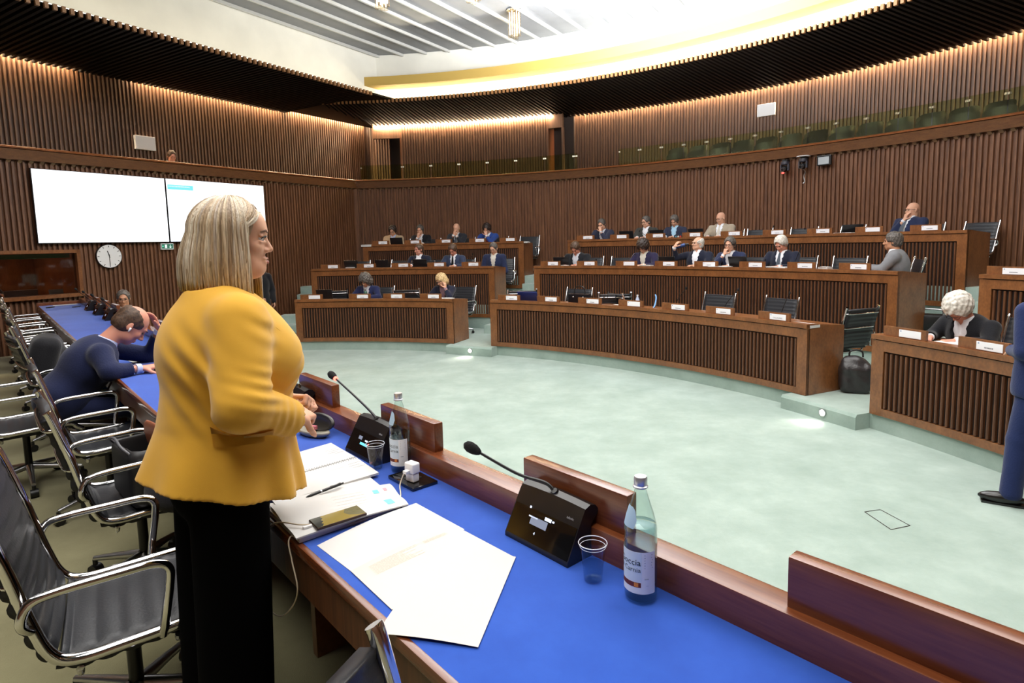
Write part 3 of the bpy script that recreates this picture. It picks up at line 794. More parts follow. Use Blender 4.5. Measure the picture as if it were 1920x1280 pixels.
        sdf_obj('jacket', f, jacket, root, 1)
    for q in (1, -1):
        e, wr, d, n = [np.array(a, float) for a in arms[q]]; dd = (wr - e) / np.linalg.norm(wr - e)
        bm = BM(); tube(bm, [wr - dd * .03, wr + dd * .004], [.036, .033], 12); obj('cuff', bm, shirt, root, smooth=True, auto=50)
    if tie:
        bm = BM(); k0 = nb + S * .018 + Fw * .085; pts = [(k0, .012), (k0 - S * .035 + Fw * .018, .019), (ch - S * .0 + Fw * .152 * g, .032), (hip + S * .16 + Fw * .166 * g, .042)]
        ring = [[bm.verts.new(Vector(p + X * a_ * wd + Fw * b_)) for a_, b_ in ((-1, 0), (0, .006), (1, 0), (0, -.008))] for p, wd in pts]
        for i in range(3):
            for k_ in range(4): bm.faces.new((ring[i][k_], ring[i][(k_ + 1) % 4], ring[i + 1][(k_ + 1) % 4], ring[i + 1][k_]))
        bm.faces.new(ring[0]); bm.faces.new(ring[-1]); obj('tie', bm, tie, root, auto=40)
    # trousers and shoes
    f = Field([-.4, -.25, -.02], [.4, .72, tz + .3], .02)
    f.ell([0, 0, tz + .1], [.17 * g, .15, .13], None, 0)
    for q in (1, -1):
        kn = np.array([q * .13, .45, tz + .02]); f.cone([q * .09, .02, tz + .07], kn, .09, .068, .04); f.cone(kn, [q * .13, .42, .1], .064, .05, .02)
    sdf_obj('trousers', f, jacket or M_BLK, root, 1)
    for q in (1, -1):
        bm = BM(); uvsphere(bm, (q * .13, .48, .045), .05, 12, (.9, 2.6, .85)); obj('shoe', bm, M_SHOE, root, smooth=True)
    if hair[0] != 'bald':
        f = Field([H[0] - .2, H[1] - .24, H[2] - .24], [H[0] + .2, H[1] + .22, H[2] + .2], .0075)
        hair_prims(f, w, M, hs, hair[0], seedp); sdf_obj('hair', f, hair[1], root, 1)
    for q in (-1, 1):
        bm = BM(); uvsphere(bm, w(q * .031, .0835, .006), .0095 * hs, 8, (1.25, .8, .6)); obj('eye', bm, M_IRIS, root, smooth=True)
    if hair[0] != 'bald': brows(root, w, 1.0, hair[1])
    if glass_: glasses(root, w, M, hs)
    PW[root.name] = w
    return root
PW = {}
M_SHOE = flat('shoe_leather', '#131211', .3, coat=.3)
# ================================================================== desk rows
M_PAPERW = flat('paper_white', '#cdccca', .8)
M_PLATE = flat('name_plate_white', '#efeef2', .5); M_INK = flat('ink_grey', '#77777d', .8); M_CREST = flat('plate_crest', '#8a9fc0', .7)
RR = {1: 8.42, 2: 10.35, 3: 12.15}; TT = {1: .98, 2: 1.49, 3: 2.0}; FF = {1: .16, 2: .67, 3: 1.18}; BB = {1: .165, 2: .40, 3: .88}
BOARDS = {(1, 0): [3.1, 9.6, 14.3, 19.4], (1, 1): [30.2, 35.5, 40.9, 46.0, 51.2, 56.1, 61.5], (1, 2): [72.2, 77.2, 82.3],
          (2, 0): [1.5, 6.0, 10.4, 15.0, 19.4], (2, 1): [29.4, 33.8, 38.4, 42.8, 47.0, 51.5, 55.9, 60.2], (2, 2): [70.2, 74.6],
          (3, 0): [4.9, 8.8, 12.6, 16.7, 20.4], (3, 1): [29.5, 33.3, 37.2, 41.0, 44.8, 48.7, 52.5, 56.3, 60.2]}
ENDS = {(1, 0): (.9, 22.5), (1, 1): (27.7, 64.7), (1, 2): (70.0, 86), (2, 0): (-.9, 22.4), (2, 1): (27.4, 63.5), (2, 2): (68.7, 80), (3, 0): (2.8, 22.3), (3, 1): (27.5, 62.9)}
DLAB = {(1, 0): 'curved slatted wooden desk, front row, left block with two seated women', (1, 1): 'long curved slatted desk, front row, middle block with empty chairs',
        (1, 2): 'curved slatted desk, front row, right block, white haired man behind it', (2, 0): 'curved slatted wooden desk, second row, left block',
        (2, 1): 'long curved slatted desk, second row, middle block', (2, 2): 'slatted desk of the second row at the right edge of the photo',
        (3, 0): 'curved slatted wooden desk, back row, left block against the wall', (3, 1): 'long curved slatted desk, back row, middle block'}
TXT = {(1, 1, 6): 'CALLIGARIS'}
def text_mesh(s, size, mat, parent, M, name='lettering', ext=.0004, align='CENTER'):
    c = bpy.data.curves.new(name, 'FONT'); c.body = s; c.size = size; c.align_x = align; c.align_y = 'CENTER'; c.extrude = ext; c.resolution_u = 2
    o = bpy.data.objects.new('t', c); COL.objects.link(o); dg = bpy.context.evaluated_depsgraph_get(); me = bpy.data.meshes.new_from_object(o.evaluated_get(dg))
    bpy.data.objects.remove(o); bpy.data.curves.remove(c); me.name = name; me.transform(M); me.materials.clear(); me.materials.append(mat)
    o = bpy.data.objects.new(name, me); COL.objects.link(o); o.parent = parent; return o
def desk(k, b):
    r, T_, F_, B_ = RR[k], TT[k], FF[k], BB[k]; a0, a1 = ENDS[(k, b)]
    root = thing('curved_desk', DLAB[(k, b)], 'desk', (0, 0, 0), 0, 'curved desks of the chamber')
    ea = math.degrees(.13 / r)
    # front frame: cap, recess line, top rail, bottom rail
    vf = sweep(arc(r, a0, a1, .8), [(.015, T_ - .045), (.015, T_), (-.10, T_), (-.10, T_ - .045)])
    obj('cap', vf, M_PANEL, root, auto=40)
    top = sweep(arc(r, a0, a1, .8), [(0, T_ - .16), (0, T_ - .055), (-.03, T_ - .055), (-.03, T_ - .16)])
    bot = sweep(arc(r, a0, a1, .8), [(0, B_), (0, B_ + .075), (-.03, B_ + .075), (-.03, B_)])
    pl = [sweep(arc(r, x, x + ea, .3), [(0.001, B_), (0.001, T_ - .055), (-.03, T_ - .055), (-.03, B_)]) for x in (a0, a1 - ea)]
    obj('front_frame', merge(top, bot, *pl), M_PANEL, root, auto=40)
    obj('backing', sweep(arc(r, a0, a1, .8), [(-.03, B_), (-.03, T_ - .05), (-.045, T_ - .05), (-.045, B_)]), M_DARK, root)
    V, F = [], []; pitch = .052; n = int(R(a1 - a0 - 2 * ea) * r / pitch); 
    for i in range(n):
        am = R(a0 + ea) + (i + .5) * R(a1 - a0 - 2 * ea) / n; hw = .0115 / r; bb = len(V)
        for da, rr in ((-hw, r - (-.03)), (-hw, r + .006), (-hw * .4, r - .002), (hw * .4, r - .002), (hw, r + .006), (hw, r + .03)):
            for z in (B_ + .085, T_ - .175): V.append((OX + rr * math.sin(am + da), OY + rr * math.cos(am + da), z))
        for q in range(5): F.append((bb + 2 * q, bb + 2 * q + 1, bb + 2 * q + 3, bb + 2 * q + 2))
        F.append(tuple(bb + 2 * q + 1 for q in range(6)))
    obj('front_slats', (V, F), M_DSLAT, root)
    obj('worktop', sweep(arc(r, a0 + .2, a1 - .2, .8), [(-.10, T_ - .065), (-.10, T_ - .045), (-.60, T_ - .045), (-.60, T_ - .065)]), M_PANEL, root, auto=40)
    for x, sg in ((a0, 1), (a1, -1)):
        pw = math.degrees(.04 / r) * sg; pr = []
        for aa in (x, x + pw):
            pr.append([pol(r - .0, aa, B_), pol(r + .03, aa, B_), pol(r + .62, aa, F_ if k == 1 else F_ - .05), pol(r + .62, aa, T_ - .05), pol(r + .10, aa, T_ - .001), pol(r, aa, T_ - .001)])
        bm = BM(); A = [bm.verts.new(p) for p in pr[0]]; Bv = [bm.verts.new(p) for p in pr[1]]
        bm.faces.new(A); bm.faces.new(Bv[::-1])
        for i in range(6): bm.faces.new((A[i], A[(i + 1) % 6], Bv[(i + 1) % 6], Bv[i]))
        obj('side_panel', bm, M_PANEL, root)
    for j, a in enumerate(BOARDS[(k, b)]):
        wd = .43; ha = math.degrees(wd / 2 / r)
        bd = obj('nameboard', sweep(arc(r - .0, a - ha, a + ha, .6), [(-.02, T_ - .002), (-.02, T_ + .095), (-.05, T_ + .095), (-.05, T_ - .002)]), M_PANEL, root, auto=40)
        c = pol(r, a + ha * .28, 0); n = Vector((-math.sin(R(a)), -math.cos(R(a)), 0)); xx = Vector((math.cos(R(a)), -math.sin(R(a)), 0))
        Mx = Matrix(((xx.x, 0, n.x, c.x - n.x * .019), (xx.y, 0, n.y, c.y - n.y * .019), (0, 1, 0, T_ + .045), (0, 0, 0, 1)))
        bm = BM(); box(bm, -.11, -.034, 0, .11, .034, .006, M=Mx); obj('name_plate', bm, M_PLATE, bd)
        s = TXT.get((k, b, j))
        if s: text_mesh(s, .024, M_INK, bd, Mx @ T(0, -.012, .0065))
        elif (k * 7 + b * 3 + j) % 6 != 1:
            bm = BM(); rg = random.Random(k * 100 + b * 10 + j); x = -.04
            while x < .035: q = rg.uniform(.006, .009); box(bm, x, -.018, .006, x + q, -.007, .0066, M=Mx); x += q + .003
            obj('lettering', bm, M_INK, bd)
        bm = BM(); box(bm, -.098, .014, .006, -.086, .027, .0066, M=Mx); obj('crest', bm, M_CREST, bd)
    return root
for key in ENDS: desk(*key)
# ================================================================== the long table
U0, U1 = -.6, 12.45
tb = thing('long_table', 'long table with blue baize top and mahogany rail in the foreground', 'table', tp(0, 0, DAIS), TROT)
def tl(u, v, z):      # table local: x along -U, y along V, z above the raised floor
    return (-u, v, z - DAIS)
def tbox(u0, u1, v0, v1, z0, z1, bev=0.0):
    return bbox(-u1, v0, z0 - DAIS, -u0, v1, z1 - DAIS, bev=bev)
obj('baize_top', tbox(U0, U1, .625, 1.175, TABZ - .03, TABZ), M_BLUE, tb)
obj('edge_strip', tbox(U0, U1, .607, .626, TABZ - .032, TABZ + .001, .004), M_RAIL, tb, auto=40)
obj('apron', tbox(U0, U1, .62, .64, TABZ - .16, TABZ - .031), M_DSLAT, tb)
obj('rail', tbox(U0, U1 + .1, 1.175, 1.255, TABZ - .05, TABZ + .08, .004), M_RAIL, tb, auto=40)
obj('end_rail', tbox(U1, U1 + .08, .60, 1.175, TABZ - .05, TABZ + .05, .004), M_RAIL, tb, auto=40)
obj('front_panel', tbox(U0, U1, 1.20, 1.235, .0 + .02, TABZ - .05), M_PANEL, tb)
for q in (0.0, 2.2, 4.4, 6.6, 8.8, 11.0, 12.2): obj('support', tbox(q - .02, q + .02, .85, 1.2, DAIS, TABZ - .03), M_PANEL, tb)
BRD = [.325, 1.14, 2.03, 2.90] + [2.90 + .877 * q for q in range(1, 11)]
for c in BRD:
    o_ = obj('board', tbox(c - .20, c + .20, 1.20, 1.24, TABZ + .078, TABZ + .19, .004), M_RAIL, tb, auto=40)
# ================================================================== chairs
M_LEATH = flat('chair_leather', '#26272b', .42, noise=.08, scale=12, bump=.12, bscale=120, spec=.4)
M_BASE = flat('caster_black', '#101012', .4)
def sling(p0, p1, pts, w, pitch, d=.014):
    """ribbed leather following the side profile, width w"""
    path = smoothpath([(0, y, z) for y, z in pts], 14); bm = BM(); L = 0; rows = []
    n = len(path)
    for i, p in enumerate(path):
        if i: L += (p - path[i - 1]).length
        t = (path[min(n - 1, i + 1)] - path[max(0, i - 1)]).normalized(); nn = Vector((0, -t.z, t.y))
        ph = (L / pitch) % 1.0; bul = d * (4 * ph * (1 - ph)) ** .5
        row = []
        for k in range(9):
            x = -w / 2 + w * k / 8; row.append(bm.verts.new(p + nn * (bul + .010 + .012 * ((2 * k / 8 - 1) ** 2)) + Vector((x, 0, 0))))
        for k in range(9):
            x = w / 2 - w * k / 8; row.append(bm.verts.new(p - nn * (bul * .6 + .006 - .012 * ((2 * k / 8 - 1) ** 2)) + Vector((x, 0, 0))))
        rows.append(row)
    for i in range(n - 1):
        for k in range(18): bm.faces.new((rows[i][k], rows[i][(k + 1) % 18], rows[i + 1][(k + 1) % 18], rows[i + 1][k]))
    bm.faces.new(rows[0][::-1]); bm.faces.new(rows[-1]); return bm
def make_chair(name, high=0.0):
    t = thing(name, 'x', 'chair'); H_ = .93 + high
    prof = [(.27, .415), (.22, .445), (.0, .44), (-.13, .44), (-.19, .475), (-.228, .58), (-.268, .75), (-.318, H_)]
    if high: prof[-1] = (-.38, H_); prof[-2] = (-.285, .80)
    obj('seat', sling(0, 1, prof[:4] + [(-.172, .455)], .50, .062), M_LEATH, t, smooth=True)
    obj('backrest', sling(0, 1, [(-.178, .462), (-.205, .52)] + prof[5:], .50, .052), M_LEATH, t, smooth=True)
    for s in (-1, 1):
        x = s * .262; pr = smoothpath([(x, y, z) for y, z in [(.30, .395)] + prof + [(prof[-1][0] - .012, H_ + .03)]], 6)
        bm = BM(); tube(bm, pr, .0165, 10); obj('side_frame', bm, M_CHROME, t, smooth=True, auto=50)
        ax = s * .292
        bm = BM(); pa = smoothpath([(x, -.222, .56), (ax, -.245, .60), (ax, -.225, .652), (ax, -.17, .668), (ax, -.03, .672), (ax, .07, .672), (ax, .107, .65), (ax, .107, .60), (ax, .09, .50), (x, .08, .428)], 5)
        tube(bm, pa, .0135, 10); obj('armrest', bm, M_CHROME, t, smooth=True, auto=60)
    bm = BM()
    for y, z in ((.12, .415), (-.13, .41)):
        tube(bm, smoothpath([(-.262, y, z), (-.2, y, z - .03), (.2, y, z - .03), (.262, y, z)], 5), .010, 8); obj('crossbar', bm, M_CHROME, t, smooth=True, auto=50); bm = BM()
    tube(bm, smoothpath([(-.262, -.25, .70), (-.2, -.29, .70), (.2, -.29, .70), (.262, -.25, .70)], 5), .009, 8); obj('crossbar', bm, M_CHROME, t, smooth=True, auto=50)
    bm = BM(); tube(bm, smoothpath([(-.262, -.31 - high * .2, .88 + high), (-.2, -.345 - high * .2, .88 + high), (.2, -.345 - high * .2, .88 + high), (.262, -.31 - high * .2, .88 + high)], 5), .009, 8)
    obj('crossbar', bm, M_CHROME, t, smooth=True, auto=50)
    bm = BM(); box(bm, -.07, -.12, .36, .07, .12, .40); tube(bm, [(0, 0, .12), (0, 0, .37)], .022, 12); obj('column', bm, M_BASE, t, smooth=True, auto=40)
    for i in range(5):
        a = 2 * PI * i / 5 + .3; d = Vector((math.sin(a), math.cos(a), 0))
        bm = BM(); tube(bm, [d * .02 + Vector((0, 0, .135)), d * .17 + Vector((0, 0, .11)), d * .30 + Vector((0, 0, .085))], [.024, .018, .013], 8)
        lg = obj('base_arm', bm, M_SATIN, t, smooth=True, auto=50)
        bm = BM(); c = d * .30; s_ = Vector((d.y, -d.x, 0)); tube(bm, [c + Vector((0, 0, .028)) - s_ * .022, c + Vector((0, 0, .028)) + s_ * .022], .028, 10)
        tube(bm, [c + Vector((0, 0, .03)), c + Vector((0, 0, .08))], .012, 6); obj('caster', bm, M_BASE, lg, smooth=True, auto=40)
    return t
def az(a): return -R(a)
_proto = {}
def chair(loc, rz, label, group, high=False):
    key = 'high' if high else 'low'
    if key not in _proto:
        c = make_chair('office_chair', .28 if high else 0.0); _proto[key] = c; c.location = loc; c.rotation_euler = (0, 0, rz); c['label'] = label
        if group: c['group'] = group
        return c
    return dup(_proto[key], loc, rz, label, group)
GT = 'office chairs along the long table'; GD = 'office chairs behind the curved desks'
def tchair(u, v, turn, label, high=False):
    return chair(tp(u, v, DAIS), TROT + R(turn), label, GT, high)
tchair(2.30, .27, -7, 'black ribbed leather chair with chrome arms, large at the lower left corner')
chair((-.06, .585, DAIS), az(115), 'chair of which only the chrome top of one back frame shows at the bottom edge', GT)
tchair(3.30, .47, 0, 'black chair behind the woman in yellow, a bag and dark coat on its seat')
tchair(4.45, .49, 0, 'empty black chair between the coat chair and the man in navy')
tchair(5.28, .12, 0, 'tall backed black chair holding the man in the navy suit', True)
tchair(6.3, .45, 6, 'black chair just beyond the man in navy, a dark bag over its back')
for i, (u, lb) in enumerate(((7.15, 'second black chair beyond the man in navy along the table'), (7.95, 'third black chair beyond the man in navy along the table'),
                             (8.8, 'fourth black chair beyond the man in navy along the table'), (9.7, 'third chair from the far end of the long table'),
                             (10.6, 'next to last chair at the far end of the long table'), (11.5, 'last chair at the far end of the long table, nearest the glazed booth'))):
    tchair(u, .48, (i * 7) % 11 - 4, lb)
chair(tp(4.75, -.62, DAIS), TROT + R(-158), 'black chair turned around behind the table row, its ribbed back to the left edge', GT)
chair(tp(3.95, -.60, DAIS), TROT + R(-95), 'black chair with curved chrome arm standing behind the row, facing sideways', GT)
# chairs behind the desks: row, azimuth, extra distance, turn, label
def dchair(k, a, dr, turn, label):
    return chair(pol(RR[k] + dr, a, FF[k]), az(a + 180 + turn), label, GD)
for k, a, dr, tn, lb in (
    (1, 4.0, .95, 165, 'front row chair showing its chrome crossbar, leftmost in the left block'),
    (1, 9.0, 1.15, 0, 'front row chair occupied by the woman with curly grey hair'),
    (1, 13.9, .95, 172, 'low black chair with white chrome bar between the two front row women'),
    (1, 19.6, 1.12, 8, 'front row chair of the blonde woman, at the end of the left block'),
    (1, 28.6, .95, 150, 'front row chair half hidden behind the tilted grey laptop'),
    (1, 34.8, 1.0, 0, 'front row chair behind the black handbag'),
    (1, 40.3, .9, 145, 'front row chair turned left of the water bottle'),
    (1, 42.4, .95, -150, 'front row chair with blue strap beside the plastic water bottle'),
    (1, 50.4, 1.05, 0, 'empty front row chair, left of the two ribbed backs seen in full'),
    (1, 56.2, 1.05, 4, 'empty front row chair, right of the two ribbed backs seen in full'),
    (1, 62.6, 1.0, 96, 'empty chair turned away at the right end of the front row middle block'),
    (1, 73.6, 1.15, 0, 'chair of the white haired man at the right'),
    (2, 3.0, 1.0, 0, 'second row chair at the far left of the left block, behind dark screens'),
    (2, 7.5, 1.0, 20, 'second row chair with white edge left of the crossbar chair'),
    (2, 11.6, .95, 165, 'second row chair showing its crossbar, beside the man with an open white shirt'),
    (2, 12.6, 1.15, 0, 'second row chair of the man with an open white shirt'),
    (2, 15.7, 1.15, 0, 'second row chair of the man in grey blue suit and black tie'),
    (2, 20.8, 1.15, -12, 'second row chair of the man in blue jacket, at the end of the left block'),
    (2, 31.0, 1.15, 0, 'second row chair of the bearded man bowing his head'),
    (2, 34.8, 1.0, 0, 'empty second row chair between the bearded man and the purple suited man'),
    (2, 38.6, 1.15, 0, 'second row chair of the man in the dark purple suit'),
    (2, 43.9, 1.15, 0, 'second row chair of the man drinking from a blue bottle'),
    (2, 47.4, 1.15, 5, 'second row chair of the smiling man with hand at his mouth'),
    (2, 52.0, 1.15, 0, 'second row chair of the silver haired man reading'),
    (2, 56.2, 1.0, 0, 'empty second row chair left of the man in the grey jacket'),
    (2, 60.2, 1.0, 50, 'second row chair of the man turned aside in a grey jacket'),
    (3, 5.5, 1.1, 0, 'back row chair of the man in a beige jacket'),
    (3, 9.0, 1.1, 8, 'back row chair of the grey haired man holding his chin'),
    (3, 13.1, 1.1, 8, 'back row chair of the bald man with folded hands, left block'),
    (3, 17.0, 1.1, 10, 'back row chair of the man in the bright blue jacket'),
    (3, 20.9, 1.0, 0, 'empty back row chair at the right end of the left block'),
    (3, 30.3, 1.1, 0, 'back row chair of the person with a hair bun'),
    (3, 34.9, 1.1, 0, 'back row chair of the man with a black laptop and grey jacket'),
    (3, 37.8, 1.1, 0, 'back row chair of the person with short hair and blue lanyard'),
    (3, 42.2, 1.1, 0, 'back row chair of the bald man in a light jacket'),
    (3, 44.9, 1.0, 0, 'first empty back row chair right of the bald man in a light jacket'),
    (3, 48.7, 1.0, 0, 'second empty back row chair right of the bald man in a light jacket'),
    (3, 52.2, .95, 20, 'tilted back row chair beside loose papers'),
    (3, 57.4, 1.1, 10, 'back row chair of the bald man leaning back in blue'),
    (3, 60.7, 1.05, 12, 'empty ribbed chair at the right end of the back row')
    ):
    dchair(k, a, dr, tn, lb)
# ================================================================== people behind the desks
def C_(n, c): return cloth('cloth_' + n, c)
J_BEIGE = C_('beige', '#b39a7c'); J_BLUE = C_('bright_blue', '#29468c'); J_MID = C_('mid_blue', '#242c49'); J_GB = C_('grey_blue', '#343d55'); J_PUR = C_('purple', '#28233f')
J_CHAR = C_('charcoal', '#2a2c33'); J_GREY = C_('grey_knit', '#7b7c80'); J_LIGHT = C_('light_tweed', '#a39684'); J_OLIVE = C_('dark_olive', '#3b3a36'); J_SLATE = C_('slate', '#2c2f42')
T_BLK = C_('tie_black', '#101014'); T_GREY = C_('tie_grey', '#4f5660'); T_RED = C_('tie_red', '#6d2030'); T_LT = C_('tie_light', '#c9c3b8')
S_CREAM = C_('shirt_cream', '#cfc9bd'); S_BLUE = C_('shirt_blue', '#aab6d6'); S_PINK = C_('blouse_pattern', '#8e7480'); S_GREY = C_('shirt_grey', '#c9cad2'); S_LT = C_('shirt_lightblue', '#a9cfe8')
def sit(k, a, label, turn=0, dr=.86, **kw):
    kw['girth'] = kw.get('girth', 1.0) * 1.1
    return person('person', label, pol(RR[k] + dr, a, FF[k]), az(a + 180 + turn), kw.pop('hs', 1.05), None, seedp=int(k * 100 + a), **kw)
# back row, left block
sit(3, 5.5, 'seated man in beige jacket and glasses behind a black laptop, back row', hp=(28, 0, 0), lean=14, hair=('wavy', H_DARK), jacket=J_BEIGE, shirt=S_BLUE, glass_=True, armR='type', armL='type')
sit(3, 8.8, 'grey haired seated man in black resting his chin on one hand, back row', hp=(15, 0, 0), lean=16, hair=('full', H_SALT), jacket=M_BLK, armR='chin', armL='desk')
sit(3, 13.0, 'bald seated man in black suit with hands folded before his mouth, left block', hp=(14, -8, 0), lean=4, hair=('bald', None), jacket=J_CHAR, tie=T_GREY, armR='mouth', armL='chin', curl=1.3)
sit(3, 16.9, 'dark haired seated man in bright blue jacket with hand over his mouth', hp=(32, 0, 0), lean=20, hair=('wavy', H_DARK), jacket=J_BLUE, shirt=M_SHIRT, tie=T_RED, armR='desk', armL='mouth')
# second row, left block
sit(2, 11.3, 'seated man in dark jacket and open white shirt looking aside behind a laptop', hp=(8, -38, 0), lean=6, hair=('short', H_BROWN), jacket=M_NAVY, armR='type', armL='type', skinm=M_SKIN2)
sit(2, 15.7, 'seated man in grey blue suit and black tie bowing over the desk', hp=(38, -4, 0), lean=12, hair=('full', H_BROWN), jacket=J_GB, tie=T_BLK, skinm=M_SKIN2)
sit(2, 20.6, 'seated man in blue jacket, pale shirt and glasses at the aisle end', turn=-6, hp=(28, -8, 0), lean=6, hair=('short', H_SALT), jacket=J_MID, shirt=S_CREAM, glass_=True, armR='lap', armL='lap')
# front row, left block
sit(1, 8.9, 'seated woman with big curly grey hair reading, front row', hp=(34, -12, 0), lean=24, hair=('curly', H_SALT), jacket=C_('ink_blue', '#20264a'), shirt=S_GREY, hs=1.0, girth=.9)
sit(1, 19.2, 'blonde seated woman in dark jacket, hand at her cheek, front row', hp=(30, -34, 8), lean=26, hair=('bob', H_BLOND), jacket=C_('ink_dark', '#1a1d30'), shirt=S_PINK, armL='cheek', hs=1.0, girth=.85, glass_=True)
# back row, middle block
sit(3, 30.2, 'seated person with hair bun and glasses, hand covering the face', hp=(24, -6, 6), lean=18, hair=('bun', H_SALT), jacket=J_SLATE, shirt=S_GREY, armL='mouth', glass_=True)
sit(3, 34.8, 'seated man with glasses and grey jacket looking left behind a laptop', hp=(16, -24, 0), lean=8, hair=('short', H_SALT), jacket=J_OLIVE, glass_=True, armR='type', armL='type')
sit(3, 37.8, 'seated person with short dark hair and light blue lanyard, back row', hp=(32, 0, 0), lean=10, hair=('pixie', H_SALT), jacket=J_SLATE, shirt=S_LT, armR='type', armL='type', hs=.97, girth=.95)
sit(3, 42.2, 'bald seated man in light tweed jacket, glasses and tie, back row', hp=(16, -22, 0), lean=2, hair=('bald', None), jacket=J_LIGHT, tie=T_LT, glass_=True, girth=1.1)
sit(3, 57.0, 'bald man in blue suit leaning back with a hand at his face', turn=14, hp=(2, -18, 0), lean=-14, dr=.95, hair=('bald', None), jacket=J_MID, tie=T_GREY, armR='mouth', armL='lap', glass_=True, girth=1.1)
# second row, middle block
sit(2, 30.9, 'bearded seated man in black suit bowing his head over the desk', hp=(44, 0, 0), lean=18, hair=('full', H_BROWN), jacket=M_BLK, shirt=S_GREY, girth=1.12, skinm=M_SKIN2)
sit(2, 38.5, 'seated man with curly dark hair and dark purple suit reading', hp=(42, -6, 0), lean=12, hair=('afro', H_DARK), jacket=J_PUR, shirt=S_CREAM)
sit(2, 43.9, 'white haired seated man in navy drinking from a blue bottle', hp=(-6, -32, 0), lean=2, hair=('receding', H_WHITE), jacket=M_NAVY, armR='raise', armL='desk', glass_=True, girth=1.08)
sit(2, 47.4, 'smiling seated man in glasses with fist at his mouth, second row', hp=(10, 6, 0), lean=14, hair=('full', H_SALT), jacket=J_MID, armR='mouth', armL='desk', glass_=True, curl=1.5)
sit(2, 52.0, 'silver haired seated man in navy suit and striped tie reading', hp=(34, -8, 0), lean=8, hair=('full', H_WHITE), jacket=M_NAVY, tie=T_GREY, skinm=M_SKIN2, girth=1.08)
sit(2, 61.0, 'seated man in grey knit jacket turned in profile, second row end', turn=64, hp=(2, 0, 0), lean=8, hair=('full', H_SALT), jacket=J_GREY, armR='desk', armL='desk', skinm=M_SKIN3, girth=1.05)
# front row, right block
sit(1, 73.4, 'white curly haired seated man in black jacket bent over his hands', hp=(50, 4, 0), lean=30, hair=('afro', H_WHITE), jacket=M_BLK, shirt=M_SHIRT, glass_=True, h=.008, skinm=M_SKIN2, dr=.80, girth=1.08, curl=1.0)
# others by the left wall
person('person', 'grey haired man with glasses seated beyond the far end of the long table', (-5.55, 8.6, .12), az(150), 1.0, None, hair=('short', H_SALT), jacket=M_BLK, glass_=True, hp=(8, 0, 0), lean=4, skinm=M_SKIN3, armR='lap', armL='lap')

person('person', 'person with short hair in black seated behind the glazed booth window', lw(8.05, -.95, .44), LROT + R(35), 1.0, None, hair=('pixie', H_BROWN), jacket=M_BLK, shirt=S_PINK, hp=(14, 0, 0), lean=8, skinm=M_SKIN3, armR='type', armL='type')
person('person', 'man with glasses working in the gallery above the big screen', lw(4.62, -.8, 2.80), LROT + R(-8), 1.0, None, hair=('short', H_BROWN), jacket=J_LIGHT, shirt=M_SHIRT, hp=(24, 0, 0), lean=6, glass_=True, skinm=M_SKIN2, armR='type', armL='type')
# man in navy bent over the long table
navy = person('person', 'balding man in navy suit bent over the blue table, hand at forehead', tp(5.12, .32, DAIS), TROT + R(-4), 1.12, None, hair=('side', H_BROWN), jacket=cloth('suit_dark_navy', '#181f40'), shirt=C_('shirt_pale', '#b9c3e2'), tie=T_RED,
       hp=(50, 0, 0), lean=36, girth=1.18, h=.0065, skinm=M_SKIN2, armR=((.33, .28, .80), (.27, .46, .79), (-.15, 1, .0), (.15, 0, 1)), armL=((-.24, .58, .80), (-.12, .64, 1.0), (.15, -.35, 1), (-.3, .9, .35)), curl=.45, hd=(0, .06))

w_ = PW[navy.name]; bm = BM(); tube(bm, [w_(.086, .004, -.012), w_(.090, .010, -.040)], [.0075, .004], 10); obj('earphone', bm, M_WHITE, navy, smooth=True)
# ================================================================== woman in the yellow jacket
M_YEL = flat('jacket_mustard', '#dba634', .8, noise=.05, scale=9, bump=.12, bscale=800, sheen=.25, spec=.2)
M_TROU = flat('trouser_black', '#040405', 1.0, spec=.05)
def woman_hair_mat():
    m, nt, b = new_mat('hair_blonde_streaked')
    at = nt.nodes.new('ShaderNodeVertexColor'); at.layer_name = 'tone'
    tc = nt.nodes.new('ShaderNodeTexCoord'); mp = nt.nodes.new('ShaderNodeMapping'); mp.inputs['Scale'].default_value = (1, 1, .06)
    n = nt.nodes.new('ShaderNodeTexNoise'); n.inputs['Scale'].default_value = 330; n.inputs['Detail'].default_value = 3
    nt.links.new(tc.outputs['Object'], mp.inputs[0]); nt.links.new(mp.outputs[0], n.inputs[0])
    mx = nt.nodes.new('ShaderNodeMix'); mx.data_type = 'RGBA'; mx.blend_type = 'MULTIPLY'; mx.inputs[0].default_value = 1
    cr = nt.nodes.new('ShaderNodeValToRGB'); cr.color_ramp.elements[0].position = .35; cr.color_ramp.elements[1].position = .65
    cr.color_ramp.elements[0].color = (.6, .56, .5, 1); cr.color_ramp.elements[1].color = (1, 1, 1, 1)
    nt.links.new(n.outputs[0], cr.inputs[0]); nt.links.new(at.outputs[0], mx.inputs[6]); nt.links.new(cr.outputs[0], mx.inputs[7])
    nt.links.new(mx.outputs[2], b.inputs['Base Color']); b.inputs['Roughness'].default_value = .42; b.inputs['Anisotropic'].default_value = .5
    return m
